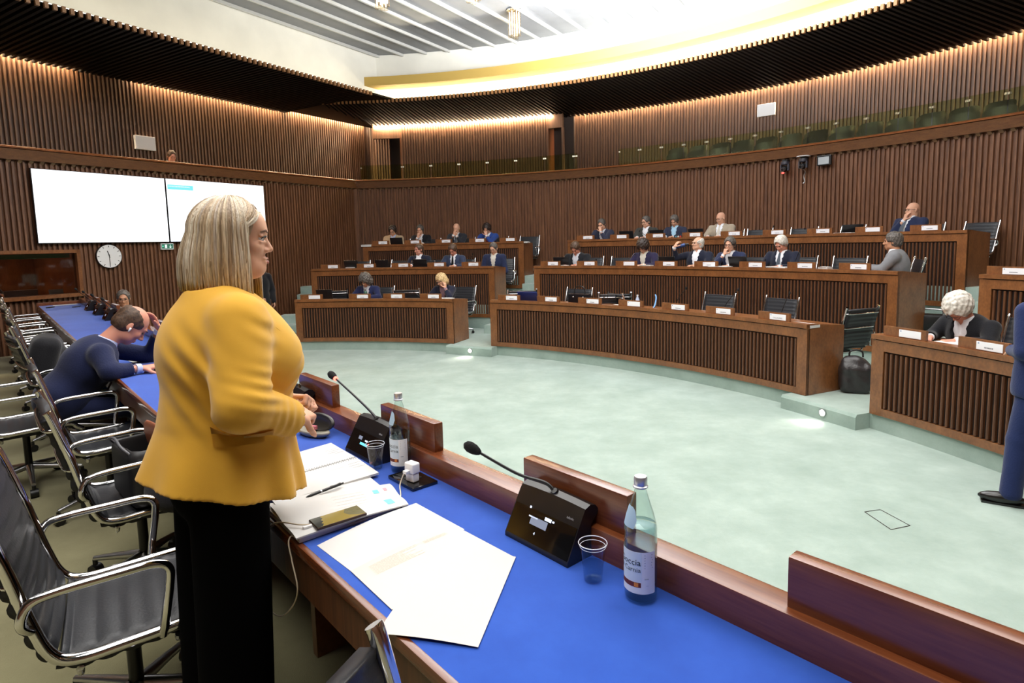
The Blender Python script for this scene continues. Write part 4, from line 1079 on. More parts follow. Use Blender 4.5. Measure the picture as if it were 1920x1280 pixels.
def woman():
    W = thing('person', 'woman standing in a mustard yellow jacket with shoulder length blonde hair', 'person', (-.833, 1.75, DAIS), az(49.5))
    A = lambda *a: np.array(a, float)
    H = A(0, .036, 1.624); M = rot(-2, 0, -22); lo = [-.42, -.36, .78]; hi = [.42, .46, 1.86]
    sh = A(.166, -.015, 1.418); el = A(.262, -.05, 1.195); wr = A(.165, .120, 1.108)
    el2 = A(-.25, -.01, 1.17); wr2 = A(-.13, .20, 1.10)
    f = Field([-.36, -.2, .80], [.36, .40, 1.78], .006, (1.46, .0026))
    f.ax[0] = np.unique(np.concatenate([np.arange(-.36, -.1, .006), np.arange(-.1, .1, .0026), np.arange(.1, .36, .006)]).astype(np.float32))
    f.ax[1] = np.unique(np.concatenate([np.arange(-.2, .05, .006), np.arange(.05, .18, .0026), np.arange(.18, .44, .006)]).astype(np.float32))
    f.v = np.full([len(a) for a in f.ax], .3, np.float32)
    w = head_prims(f, H, M, .90, True)
    # fuller chin, soft jaw and nose as in profile
    f.ell(w(0, .060, -.088), [.028, .026, .021], M, .02); f.ell(w(0, .048, .055), [.052, .040, .042], M, .03); f.ell(w(0, .02, -.10), [.040, .036, .02], M, .03)
    for q in (-1, 1):
        f.cone(w(q * .017, .091, .0185), w(q * .044, .083, .0165), .0056, .0048, .005); f.cone(w(q * .017, .089, -.004), w(q * .046, .080, -.003), .0050, .0046, .005)
    f.cone(w(0, .090, .004), w(0, .104, -.026), .005, .008, .008)
    f.cone(H + M @ A(0, -.03, -.06), A(0, -.03, 1.46), .052, .058, .03)
    f.ell([0, -.01, 1.34], [.15, .11, .16], None, .05); f.ell([0, -.01, 1.05], [.14, .11, .24], None, .05)
    for q, s_, e_, w_ in ((1, sh, el, wr), (-1, sh * A(-1, 1, 1), el2, wr2)):
        f.cone(s_, e_, .05, .042, .04); f.cone(e_, w_, .042, .027, .02); f.cone(s_, A(0, -.02, 1.43), .05, .06, .03)
        hand(f, w_ + A(0, .005, 0), A(-q * .85, .75, -.05), A(q * .3, .6, 1), q, 1.7, .84)
    sdf_obj('body', f, M_SKIN, W, 1)
    # jacket
    g = Field(lo, [.42, .36, 1.56], .0058)
    g.ell([0, -.015, 1.335], [.195, .135, .17], None, 0); g.ell([0, -.05, 1.30], [.175, .135, .17], None, .05)
    for q in (1, -1): g.ell([q * .082, .095, 1.275], [.088, .082, .095], None, .05)
    g.cone([0, .0, 1.28], [0, -.012, 1.14], .185, .168, .05, flat=.92, fdir=(0, 1, 0)); 
    g.cone([0, -.012, 1.13], [0, -.046, .89], .168, .222, .05); g.cone([0, -.05, 1.1], [0, -.06, .91], .15, .205, .04)
    for q, s_, e_, w_ in ((1, sh, el, wr), (-1, sh * A(-1, 1, 1), el2, wr2)):
        g.cone(s_ + A(0, 0, -.022), A(0, -.035, 1.450), .058, .062, .04)
        g.cone(s_ + A(0, 0, -.015), e_, .078, .069, .03); g.cone(e_, w_ - (w_ - e_) * .03, .069, .052, .018)
    th = lambda X, Y: np.arctan2(X, Y)
    g.disp(lambda X, Y, Z: np.where(Z < 1.12, .012 * np.clip((1.12 - Z) / .2, 0, 1) ** 1.2 * np.sin(9 * th(X, Y) + .9), 0))
    nz = vnoise(5, 17); nz2 = vnoise(9, 34)
    g.disp(lambda X, Y, Z: nz(X, Y, Z) * .0045 + nz2(X * 1.6, Y, Z) * .0022)
    # folds: behind the armpit, at the elbow, across the sleeve and under the bust
    def fold(c, s_, k, A_, w_):
        k = np.array(k, float); k /= np.linalg.norm(k)
        def fn(X, Y, Z):
            x, y, z = X - c[0], Y - c[1], Z - c[2]; u = x * k[0] + y * k[1] + z * k[2]
            return A_ * np.sin(2 * PI * u / w_ + 1.2 * np.sin(9 * (y + z))) * np.exp(-((x / s_[0]) ** 2 + (y / s_[1]) ** 2 + (z / s_[2]) ** 2))
        g.disp(fn)
    fold((.15, -.15, 1.27), (.09, .10, .11), (.3, .75, .62), .0075, .062)
    fold((.19, -.11, 1.18), (.07, .07, .07), (.2, .8, .5), .005, .05)
    fold((.27, .0, 1.225), (.08, .07, .06), (0, .35, 1), .0045, .034)
    fold((.24, .06, 1.13), (.07, .06, .05), (0, 1, -.3), .003, .03)
    fold((.20, .03, 1.38), (.07, .05, .06), (.2, .5, .8), .004, .045)
    fold((.10, .17, 1.22), (.08, .06, .10), (.6, -.4, .7), .004, .05)
    g.cone([0, -.028, 1.475], [0, -.03, 1.60], .068, .088, .008, cut=True)
    q2 = Field(lo, [.42, .36, 1.56], .0058)            # the open front
    for i in range(9):
        t = i / 8.; q2.ell([-.01, .235 - .05 * abs(t - .5), 1.50 - t * .36], [.072 * (1 - t) + .006, .13, .035], None, .02)
    g.v = np.maximum(g.v, -q2.v)
    g.plane([0, 0, .905], [0, -.26, -1])
    for w_, e_ in ((wr, el), (wr2, el2)):
        dd = (w_ - e_) / np.linalg.norm(w_ - e_); g.cone(w_ + dd * .012, w_ + dd * .12, .058, .07, 0, cut=True)
    jk = sdf_obj('jacket', g, M_YEL, W, 1)
    def sx(y, z):                                      # outer surface of the jacket on her right side
        j = int(np.searchsorted(g.ax[1], y)); k = int(np.searchsorted(g.ax[2], z)); c = np.nonzero(g.v[:, j, k] < 0)[0]
        return float(g.ax[0][c[-1]]) if len(c) else .2
    bm = BM(); rows = []
    for i in range(8):
        y = -.105 + .13 * i / 7; row = []
        for j in range(4):
            z = 1.125 - .052 * j / 3 + .012 * (i / 7.0 - .5) * -1; row.append(bm.verts.new((sx(y, z) + .007 + .003 * (j > 0), y, z)))
        rows.append(row)
    for i in range(7):
        for j in range(3): bm.faces.new((rows[i][j], rows[i + 1][j], rows[i + 1][j + 1], rows[i][j + 1]))
    r_ = bmesh.ops.solidify(bm, geom=bm.faces[:], thickness=.006); obj('pocket_flap', bm, M_YEL, W, smooth=True, auto=45)
    # collar and lapels: a folded band round the neck, down to the button
    for q in (1, -1):
        c = smoothpath([(q * .086, -.02, 1.478), (q * .096, .035, 1.45), (q * .10, .095, 1.40), (q * .088, .158, 1.33), (q * .055, .185, 1.25), (q * .012, .176, 1.165)], 5)
        bm = BM(); rr = []; n = len(c)
        for i, p in enumerate(c):
            t = i / (n - 1); wd = .026 + .034 * math.sin(PI * min(1, t * 1.15)) ** 1.5 * (t > .05) - .018 * max(0, t - .75) * 4
            out = Vector((q * .85, -.25, -.25)).normalized()
            a_ = p; b_ = p + out * wd
            rr.append([bm.verts.new(v) for v in (a_, b_, b_ - Vector((0, .0, .004)) - out * .002, a_ - Vector((0, .006, .004)))])
        for i in range(n - 1):
            for k in range(4): bm.faces.new((rr[i][k], rr[i][(k + 1) % 4], rr[i + 1][(k + 1) % 4], rr[i + 1][k]))
        bm.faces.new(rr[0]); bm.faces.new(rr[-1]); obj('lapel', bm, M_YEL, W, smooth=True, auto=50)
    bm = BM(); uvsphere(bm, (.012, .196, 1.165), .008, 10, (1, .5, 1)); obj('button', bm, M_BLACK, W, smooth=True)
    # blouse
    f = Field([-.3, -.2, .9], [.3, .3, 1.55], .009)
    f.ell([0, -.01, 1.33], [.165, .125, .18], None, 0); f.ell([0, .02, 1.10], [.15, .13, .2], None, .05)
    f.cone([0, -.01, 1.40], [0, -.012, 1.455], .080, .060, .02); f.cone([0, .07, 1.55], [0, .13, 1.36], .05, .01, .01, cut=True)
    sdf_obj('blouse', f, M_SHIRT, W, 1)
    # trousers, wide and straight
    f = Field([-.32, -.3, 0.02], [.32, .3, 1.2], .012)
    f.ell([0, -.035, .98], [.172, .125, .18], None, 0); f.ell([0, -.065, .93], [.165, .12, .14], None, .05)
    for q in (1, -1): f.cone([q * .085, -.055, .90], [q * .10, -.085, .06], .103, .098, .02)
    nf = vnoise(3, 12); f.disp(lambda X, Y, Z: nf(X * 2, Y * 2, Z * .5) * .006)
    f.plane([0, 0, .045], [0, 0, -1]); sdf_obj('trousers', f, M_TROU, W, 1)
    for q in (1, -1):
        bm = BM(); uvsphere(bm, (q * .10, .06, .04), .045, 12, (.85, 2.4, .85)); obj('shoe', bm, M_SHOE, W, smooth=True)
    # face details
    eyes(W, w, .9, M)
    for q in (1, -1):
        bm = BM(); tube(bm, [w(q * .016, .0925, .010), w(q * .025, .0975, .0155), w(q * .035, .0955, .0155), w(q * .046, .084, .008)], [.001, .0017, .002, .0012], 6)
        obj('eyelashes', bm, M_GLS, W, smooth=True)
    brows(W, w, 1.0, flat('brow_ash', '#6b5242', .8))
    bm = BM()
    for pts, rr in (([w(-.020, .0835, -.0585), w(-.008, .0935, -.0565), w(0, .0955, -.0580), w(.008, .0935, -.0565), w(.020, .0835, -.0585)], [.001, .0035, .0038, .0035, .001]),
                    ([w(-.020, .0835, -.0640), w(-.008, .0925, -.0680), w(0, .097, -.0690), w(.008, .0925, -.0680), w(.020, .0835, -.0640)], [.001, .0042, .005, .0042, .001])):
        tube(bm, smoothpath(pts, 3), [rr[min(4, int(i / 3 + .5))] for i in range(len(smoothpath(pts, 3)))], 8)
    obj('lips', bm, flat('lip_natural', '#b3695f', .45), W, smooth=True)
    # hair: an under-layer and several hundred straight locks
    mh = woman_hair_mat(); rg = random.Random(11)
    f = Field([H[0] - .17, H[1] - .2, H[2] - .2], [H[0] + .17, H[1] + .17, H[2] + .18], .006)
    f.ell(w(0, -.014, .034), [.081, .098, .094], M, 0); f.ell(w(0, -.045, -.06), [.080, .070, .09], M, .03)
    f.ell(w(0, .105, -.02), [.070, .090, .100], M, .012, cut=True); f.box(w(0, .11, -.09), [.07, .095, .07], M, .01, .01, cut=True)
    f.cone(w(0, -.03, -.08), w(0, -.04, -.2), .055, .065, .01, cut=True)
    ub = sdf_obj('hair', f, mh, W, 1)
    ca = ub.data.color_attributes.new('tone', 'FLOAT_COLOR', 'POINT'); ca.data.foreach_set('color', np.tile(np.array([.36, .25, .16, 1], np.float32), len(ub.data.vertices)))
    bm = BM(); lay = bm.verts.layers.float_color.new('tone')
    tones = [(.64, .48, .31), (.76, .61, .42), (.48, .35, .23), (.85, .73, .56), (.66, .56, .46), (.36, .26, .17), (.90, .81, .67)]
    c0 = A(0, -.014, .030)
    for i in range(1250):
        fr_ = i >= 900; t = rg.uniform(60, 312) if not fr_ else rg.choice((rg.uniform(26, 60), rg.uniform(300, 334))); th_ = R(t); back = min(1, abs(t - 180) / 134.0)      # 0 at the back, 1 at the front edge
        jit = rg.uniform(-.004, .006); rx, ry, rz = .098 + jit, .118 + jit, .110 + jit
        if i % 3 == 0: a0_ = rg.uniform(5, 30)
        else: a0_ = rg.uniform(3, 60)
        pts = []
        for k in range(7):
            al = R(a0_ + (92 - a0_) * k / 6.0); tk = t if not fr_ else t + ((70 if t < 180 else 290) - t) * min(1, k / 5.0) ** 1.4; th_ = R(tk); pt = c0 + A(rx * math.sin(al) * math.sin(th_), ry * math.sin(al) * math.cos(th_), rz * math.cos(al)); pts.append(pt)
        L = rg.uniform(.160, .188) + .045 * back ** 2.0
        e = pts[-1]; fl = A(math.sin(th_), math.cos(th_), 0); tw = rg.uniform(-.012, .012)
        flare = .020 * (1 - back) - .022 * back
        for k in range(1, 7):
            s = k / 6.0
            pts.append(e + A(0, 0, -L * s) + fl * (flare * s + .012 * math.sin(PI * s) * (1 - back)) + A(-fl[1], fl[0], 0) * tw * s + A(0, -.008 * s, 0) + A(0, .028 * s * back ** 3, 0))
        P_ = [Vector(w(*p)) for p in pts]; n = len(P_); r0 = rg.uniform(.0032, .0058)
        rs = [r0 * (.35 + .65 * min(1, k / 3.0)) * (1 - .75 * max(0, (k - n + 4) / 4.0)) for k in range(n)]
        nb = len(bm.verts); tube(bm, P_, rs, 5); bm.verts.ensure_lookup_table(); tn = rg.choice(tones); dk = rg.uniform(.8, 1.08)
        if t > 150 and t < 230: dk *= .82
        for v in bm.verts[nb:]: v[lay] = (tn[0] * dk, tn[1] * dk, tn[2] * dk, 1)
    lk = obj('hair_locks', bm, mh, W, smooth=True)
    return W
woman()
def standing(label, loc, face, jacket, skinm, hair, girth=1.0, stance=.10, splay=0, armR=None, armL=None, stride=0.0, hgt=1.0, h=.011, hp=(5, 0, 0)):
    root = thing('person', label, 'person', loc, face); g = girth; s = hgt; A = lambda *a: np.array(a, float) * s
    H = A(0, .03, 1.63); M = rot(-hp[0], hp[2], hp[1])
    hands = {1: armR or ((.25, -.03, 1.13), (.22, .12, .92), (0, .3, -1), (1, 0, 0)), -1: armL or ((-.25, -.03, 1.13), (-.22, .12, .92), (0, .3, -1), (-1, 0, 0))}
    f = Field([-.4, -.35, .7], [.4, .6, 1.85], h, (1.4, h * .65)); w = head_prims(f, H, M, 1.0)
    f.cone(H + A(0, -.02, -.06), A(0, -.02, 1.46), .052, .06, .03); f.ell(A(0, 0, 1.25), [.15, .1, .22], None, .04); f.ell(A(0, 0, 1.0), [.14, .1, .15], None, .05)
    for q in (1, -1):
        e, wr, d, n = [np.array(a, float) for a in hands[q]]; f.cone(A(q * .17, -.01, 1.43), e, .045, .04, .04); f.cone(e, wr, .04, .025, .02); hand(f, wr, d, n, q, .7)
    sdf_obj('body', f, skinm, root, 1)
    f = Field([-.4, -.35, .75], [.4, .6, 1.6], h)
    f.ell(A(0, 0, 1.28), [.19 * g, .14 * g, .24], None, 0); f.cone(A(0, 0, 1.1), A(0, 0, .86), .175 * g, .195 * g, .05, flat=.78, fdir=(0, 1, 0))
    for q in (1, -1):
        e, wr, d, n = [np.array(a, float) for a in hands[q]]; f.cone(A(q * .17, -.01, 1.41), A(0, -.02, 1.46), .068, .07, .04); f.cone(A(q * .175 * g, -.01, 1.41), e, .075, .06, .03); f.cone(e, wr, .06, .045, .02)
    nz = vnoise(4, 22); f.disp(lambda X, Y, Z: nz(X, Y, Z) * .005); f.cone(A(0, 0, 1.5), A(0, .02, 1.62), .07, .085, .01, cut=True); f.plane([0, 0, .80 * s], [0, 0, -1])
    for i in range(7): f.ell(A(0, .2, 1.5 - i * .055), [.06 * (1 - i / 8.), .09, .05], None, .0, cut=True)
    sdf_obj('jacket', f, jacket, root, 1)
    f = Field([-.3, -.2, .9], [.3, .3, 1.58], .013); f.ell(A(0, 0, 1.28), [.165, .118, .22], None, 0); f.cone(A(0, -.01, 1.42), A(0, -.01, 1.5), .09, .068, .02); sdf_obj('shirt', f, M_SHIRT, root, 1)
    f = Field([-.35, -.45, .02], [.35, .45, 1.05], .013); f.ell(A(0, 0, .92), [.165 * g, .125 * g, .14], None, 0)
    nf = vnoise(8, 20)
    for q in (1, -1):
        y = stride * q; f.cone(A(q * .085, 0, .88), A(q * (.06 + stance * .45), y * .5 + .02, .48), .095, .075, .04); f.cone(A(q * (.06 + stance * .45), y * .5 + .02, .48), A(q * stance, y, .09), .073, .066, .02)
    f.disp(lambda X, Y, Z: nf(X, Y, Z) * .005); f.plane([0, 0, .05], [0, 0, -1]); sdf_obj('trousers', f, jacket, root, 1)
    for q in (1, -1):
        bm = BM(); y = stride * q; uvsphere(bm, (0, .05, .045), .047, 14, (.95, 3.0, .95)); box(bm, -.04, -.085, 0, .04, .17, .016); bmesh.ops.transform(bm, matrix=T(q * stance, y, 0) @ RZ(R(-q * splay)), verts=bm.verts[:])
        obj('shoe', bm, M_SHOE, root, smooth=True, auto=40)
    f = Field([H[0] - .2, H[1] - .24, H[2] - .24], [H[0] + .2, H[1] + .22, H[2] + .2], .0075); hair_prims(f, w, M, 1.0, hair[0], 3); sdf_obj('hair', f, hair[1], root, 1)
    brows(root, w, 1.0, hair[1])
    for q in (-1, 1):
        bm = BM(); uvsphere(bm, w(q * .031, .0835, .006), .0095, 8, (1.25, .8, .6)); obj('eye', bm, M_IRIS, root, smooth=True)
    return root
standing('man in navy suit standing on the green floor at the right edge', (3.775, 4.19, 0), az(-8), cloth('suit_royal_navy', '#1f2b55'), M_SKIN, ('short', H_SALT), 1.12, stride=-.02, stance=.20, splay=50, armL=((-.25, -.06, 1.14), (-.06, .20, 1.10), (.6, .5, .1), (0, .6, 1)), armR=((.25, -.06, 1.14), (.235, -.02, .90), (0, .1, -1), (1, 0, 0)))
standing('person in black standing by the left wall, behind the chin of the woman in yellow', (-5.02, 12.0, 0), az(140), M_BLK, M_SKIN, ('short', H_DARK), 1.0,
         armR=((.25, .02, 1.13), (.10, .2, .98), (-.8, .4, -.1), (.2, 1, .3)))
# ================================================================== things on the walls and in the gallery
def MW(s, z, off=0.0):
    """matrix for something flat on the left wall: x to the right as seen, y up, z out of the wall"""
    p = lw(s, off); X = -LD; return Matrix(((X.x, 0, LN.x, p.x), (X.y, 0, LN.y, p.y), (0, 1, 0, z), (0, 0, 0, 1)))
def MR(r, a, z):
    p = pol(r, a); n = Vector((-math.sin(R(a)), -math.cos(R(a)), 0)); X = Vector((math.cos(R(a)), -math.sin(R(a)), 0)) * 1
    return Matrix(((X.x, 0, n.x, p.x), (X.y, 0, n.y, p.y), (0, 1, 0, z), (0, 0, 0, 1)))
def put(root, M): root.matrix_world = M; return root
M_SCR = emit('screen_white', (.93, .96, 1.0, 1), 1.7); M_SCRB = flat('screen_bezel', '#0b0b12', .4); M_CYAN = emit('screen_cyan', (.20, .80, .85, 1), 1.1)
M_TXTG = emit('screen_text', (.75, .9, .93, 1), 1.2)
for i, (s0, s1) in enumerate(((7.507, 5.275), (5.257, 3.006))):
    t = thing('wall_screen', 'large bright white wall screen at the left, wider of the two from the clock' if i == 0 else 'right wall screen behind the head of the woman, with a turquoise bar', 'screen', (0, 0, 0))
    wd = s0 - s1; put(t, MW((s0 + s1) / 2, 2.785, .04))
    obj('bezel', bbox(-wd / 2 - .002, -.635, 0, wd / 2 + .002, .635, .055), M_SCRB, t)
    obj('display', bbox(-wd / 2 + .008, -.624, .055, wd / 2 - .008, .626, .058), M_SCR, t)
    if i == 0: t['label'] = 'large blank white wall screen, left of the two, above the clock'
    else:
        x0 = -wd / 2 + .03; bar = obj('title_bar', bbox(x0, .42, .058, x0 + .53, .515, .0595), M_CYAN, t)
        bm = BM(); x = x0 + .02
        rg = random.Random(3)
        while x < x0 + .44: q = rg.uniform(.008, .02); box(bm, x, .472, .0595, x + q, .492, .060); x += q + .008
        obj('lettering', bm, M_TXTG, bar)
# clock
t = put(thing('wall_clock', 'round white wall clock with black ticks showing half past eleven', 'clock'), MW(6.40, 1.90, .02))
bm = BM(); lathe(bm, [(0, 0), (.222, 0), (.222, .045), (.214, .05), (.214, .042), (0, .042)], 40); obj('case', bm, M_BLACK, t, smooth=True, auto=30)
bm = BM(); lathe(bm, [(0, .0425), (.2135, .0425), (.2135, .044), (0, .044)], 40); obj('dial', bm, flat('dial_white', '#f0eff0', .6), t, auto=30)
bm = BM()
for k in range(12): box(bm, -.005, .168, .044, .005, .2, .0455, M=RZ(-2 * PI * k / 12))
obj('hour_marks', bm, M_BLACK, t)
bm = BM(); box(bm, -.007, -.03, .047, .007, .105, .049, M=RZ(R(15))); obj('hour_hand', bm, M_BLACK, t)
bm = BM(); box(bm, -.005, -.035, .050, .005, .165, .052, M=RZ(PI)); obj('minute_hand', bm, M_BLACK, t)
# exit sign
t = put(thing('exit_sign', 'small green exit sign with white door and arrow under the screens', 'sign'), MW(5.31, 2.063, .02))
obj('housing', bbox(-.125, -.062, 0, .125, .062, .05, bev=.004), M_WHITE, t)
obj('face', bbox(-.112, -.045, .05, .112, .050, .053), emit('exit_green', (.02, .16, .10, 1), .9), t)
MG = emit('exit_white', (.8, 1, .9, 1), 1.3)
bm = BM(); box(bm, -.052, -.032, .053, -.012, .036, .054); box(bm, -.046, -.032, .0541, -.018, .03, .0545)
for (x, y, w_, h_) in ((.052, .002, .009, .034),): box(bm, x, -.01, .053, x + w_, .036, .054)
prism(bm, [(.03, -.008), (.083, -.008), (.0565, -.034)], .053, .054)
uvsphere(bm, (-.032, .018, .0545), .006, 8); tube(bm, [(-.03, .012, .0545), (-.036, -.008, .0545), (-.028, -.026, .0545)], .003, 5)
obj('pictogram', bm, MG, t)
bm = BM(); box(bm, -.10, -.005, .053, -.085, .012, .0545); obj('indicator', bm, emit('led_green', (.1, 1, .5, 1), 3), t)
# white loudspeakers
def wspk(M, label):
    t = put(thing('wall_loudspeaker', label, 'loudspeaker', group=None), M)
    obj('cabinet', bbox(-.21, -.145, 0, .21, .145, .07, bev=.006), M_WHITE, t); obj('grille', bbox(-.195, -.13, .07, .195, .13, .074), flat('speaker_cloth', '#e2e2e4', .8), t)
wspk(MW(4.86, 4.30, -1.33 + .0), 'flat white loudspeaker on the left gallery wall above the operator')
wspk(MR(15.97, 41.6, 5.02), 'flat white loudspeaker on the curved gallery wall at the right')
# cameras and lamp under the ledge
def ptz(a, z, label, cap=False, led=False, cable=False):
    t = put(thing('video_camera', label, 'camera'), MR(13.66, a, z))
    obj('bracket', bbox(-.05, .06, 0, .05, .10, .14), M_BLACK, t)
    if cap:
        bm = BM(); lathe(bm, [(0, .115), (.11, .115), (.13, .10), (.13, .095), (0, .095)], 20, M=Matrix(((1, 0, 0, 0), (0, 0, 1, 0), (0, 1, 0, .12), (0, 0, 0, 1)))); obj('cover_plate', bm, M_WHITE, t, smooth=True, auto=40)
    bm = BM(); lathe(bm, [(0, .06), (.075, .06), (.08, .03), (.075, 0), (.05, -.01), (0, -.01)], 18, M=Matrix(((1, 0, 0, 0), (0, 0, 1, 0), (0, 1, 0, .12), (0, 0, 0, 1)))); obj('housing', bm, flat('camera_grey', '#3a3a44', .4), t, smooth=True, auto=40)
    bm = BM(); box(bm, -.085, -.12, .09, -.06, .01, .15); box(bm, .06, -.12, .09, .085, .01, .15); obj('yoke', bm, flat('camera_grey', '#3a3a44', .4), t)
    bm = BM(); uvsphere(bm, (0, -.085, .13), .062, 16); obj('head', bm, M_BLACK, t, smooth=True)
    bm = BM(); tube(bm, [(0, -.09, .17), (-.01, -.105, .22)], .042, 18); obj('lens', bm, M_SATIN, t, smooth=True, auto=40)
    bm = BM(); tube(bm, [(-.01, -.105, .2202), (-.0105, -.1055, .2225)], .030, 16); obj('lens_glass', bm, M_BLACK, t, smooth=True, auto=40)
    if led: bm = BM(); uvsphere(bm, (-.01, -.165, .19), .022, 10, (1.2, .8, 1)); obj('tally_light', bm, emit('tally_red', (1, .05, .04, 1), 6), t, smooth=True)
    if cable: bm = BM(); tube(bm, smoothpath([(.0, -.14, .10), (.02, -.2, .06), (-.01, -.28, .05), (.01, -.38, .05), (-.02, -.42, .06)], 5), .012, 6); obj('cable', bm, M_SATIN, t, smooth=True)
ptz(46.8, 3.40, 'black ceiling video camera with red light under the gallery ledge', led=True)
ptz(48.3, 3.42, 'black video camera with white cover plate and hanging cable under the ledge', cap=True, cable=True)
t = put(thing('wall_floodlight', 'small square floodlight with pale glass right of the two wall cameras', 'floodlight'), MR(13.66, 49.9, 3.40))
obj('housing', bbox(-.13, -.09, .03, .13, .10, .10, bev=.01), M_BLACK, t); obj('lamp_glass', bbox(-.10, -.07, .10, .10, .07, .108), flat('lamp_glass_grey', '#b6bcc0', .2), t); obj('bracket', bbox(-.03, -.03, 0, .03, .03, .04), M_BLACK, t)
# gallery seats: two curved rows of moulded dark shells
M_SEAT = flat('seat_shell', '#34383a', .45)
def gseat():
    t = thing('gallery_seat', 'dark moulded gallery seat', 'seat', group='moulded seats in the public gallery')
    bm = BM(); rows = []
    for j in range(6):
        z = .40 + .42 * j / 5; row = []
        for i in range(13):
            a = R(-78 + 156 * i / 12); rr = .235 + .02 * j / 5; edge = abs(i - 6) / 6; row.append(bm.verts.new((rr * math.sin(a), -.02 - rr * .8 * math.cos(a) - .02 * j / 5, z - (.10 * edge ** 3 if j == 5 else .07 * edge ** 3 * j / 5))))
        rows.append(row)
    for j in range(5):
        for i in range(12): bm.faces.new((rows[j][i], rows[j][i + 1], rows[j + 1][i + 1], rows[j + 1][i]))
    bmesh.ops.solidify(bm, geom=bm.faces[:], thickness=.03); obj('backrest', bm, M_SEAT, t, smooth=True, auto=50)
    obj('seat', bbox(-.22, -.2, .38, .22, .24, .44, bev=.02), M_SEAT, t, auto=40); bm = BM(); tube(bm, [(0, 0, 0), (0, 0, .38)], .03, 8); obj('post', bm, M_BLACK, t, smooth=True)
    return t
gs = None
for row, (r, zf, a0, n) in enumerate(((14.55, 3.27, 35.1, 15), (15.35, 3.50, 34.2, 14))):
    for i in range(n):
        a = a0 + 2.05 * i * 14.55 / (14.55 if row == 0 else 14.7)
        lb = '%s dark moulded seat from the left in the %s gallery row' % ('first second third fourth fifth sixth seventh eighth ninth tenth eleventh twelfth thirteenth fourteenth fifteenth'.split()[i], 'rear' if row else 'front')
        if gs is None: gs = gseat(); gs.location = pol(r, a, zf); gs.rotation_euler = (0, 0, az(a + 180)); gs['label'] = lb
        else: dup(gs, pol(r, a, zf), az(a + 180), lb)
for k, (r0, r1, z) in enumerate(((14.2, 14.95, 3.27), (14.95, 15.95, 3.50))):
    struct('floor_gallery_tier_%d' % (k + 1), sweep(arc(r0, 30, 118, 1.5), [(0, ZB - .75), (0, z), (r0 - r1, z), (r0 - r1, ZB - .75)]), M_CARPET)
# glass balustrade panels on the ledge, each with two clamps
M_GLP = glass('balustrade_glass', '#e9efcf', thin=True, ior=1.5); M_CLAMP = flat('clamp_metal', '#c9c6b4', .35, .8)  # yellow-green tint puts the reflected beam and plaster into the glass colour
gi = 0
names = 'first second third fourth fifth sixth seventh eighth ninth tenth eleventh twelfth thirteenth fourteenth fifteenth sixteenth seventeenth eighteenth nineteenth twentieth'.split()
def panel(a0, a1, label, z1=4.16):
    t = thing('glass_panel', label, 'glass panel', group='glass balustrade panels of the gallery')
    obj('pane', sweep(arc(13.72, a0 + .04, a1 - .04, .5), [(0, ZB + .152), (0, z1), (-.012, z1), (-.012, ZB + .152)]), M_GLP, t)
    bm = BM()
    for aa in (a0 + .1, a1 - .1):
        p = pol(13.715, aa, z1 - .07); bm2 = BM(); bmesh.ops.create_cube(bm2, size=.035); bmesh.ops.transform(bm2, matrix=T(*p), verts=bm2.verts[:]); o_ = obj('clamp', bm2, M_CLAMP, t)
a = 30.54; i = 0
while a < 68: panel(a, a + 2.22, '%s glass balustrade panel right of the gallery gap, counted from the gap' % names[i]); a += 2.22; i += 1
a = 5.9; i = 0
while a < 26: panel(a, min(26.1, a + 3.3), '%s glass balustrade panel in front of the projecting gallery wall, from the left' % names[i]); a += 3.3; i += 1
panel(1.0, 5.9, 'long glass balustrade panel beside the inner corner of the gallery')
# chandeliers of glass tubes
M_TUBE = glass('tube_glass', '#fdf6ea', thin=True, ior=1.4); M_TUBEL = emit('tube_glow', (1.0, .93, .84, 1), 7.0)
def chandelier(p, label, n=7, L=.42):
    t = thing('chandelier', label, 'chandelier', p, group='glass tube chandeliers on the ceiling'); rg = random.Random(2)
    bm = BM(); lathe(bm, [(0, .0), (.16, 0), (.16, -.02), (0, -.02)], 20); obj('ceiling_plate', bm, M_SATIN, t, smooth=True, auto=30)
    for k in range(n):
        a = 2 * PI * k / (n - 1); rr = 0 if k == n - 1 else .095; x, y = rr * math.cos(a), rr * math.sin(a); l = L + (.06 if k == n - 1 else (0.035 if k % 2 else 0))
        bm = BM(); tube(bm, [(x, y, -.02), (x, y, -l)], .040, 14); g = obj('glass_tube', bm, M_TUBE, t, smooth=True, auto=40)
        bm = BM(); tube(bm, [(x, y, -.05), (x, y, -l + .06)], .012, 8); obj('lamp', bm, M_TUBEL, g, smooth=True)
    return t
chandelier((-2.24, 11.56, ZC - .01), 'glass tube chandelier at the top left of the ceiling')
chandelier((.19, 13.0, ZC - .01), 'glass tube chandelier hanging in the glare near the ceiling middle', L=.52)
chandelier((-.55, 11.3, ZC - .01), 'glass tube chandelier partly cut by the top edge of the photo', L=.45)
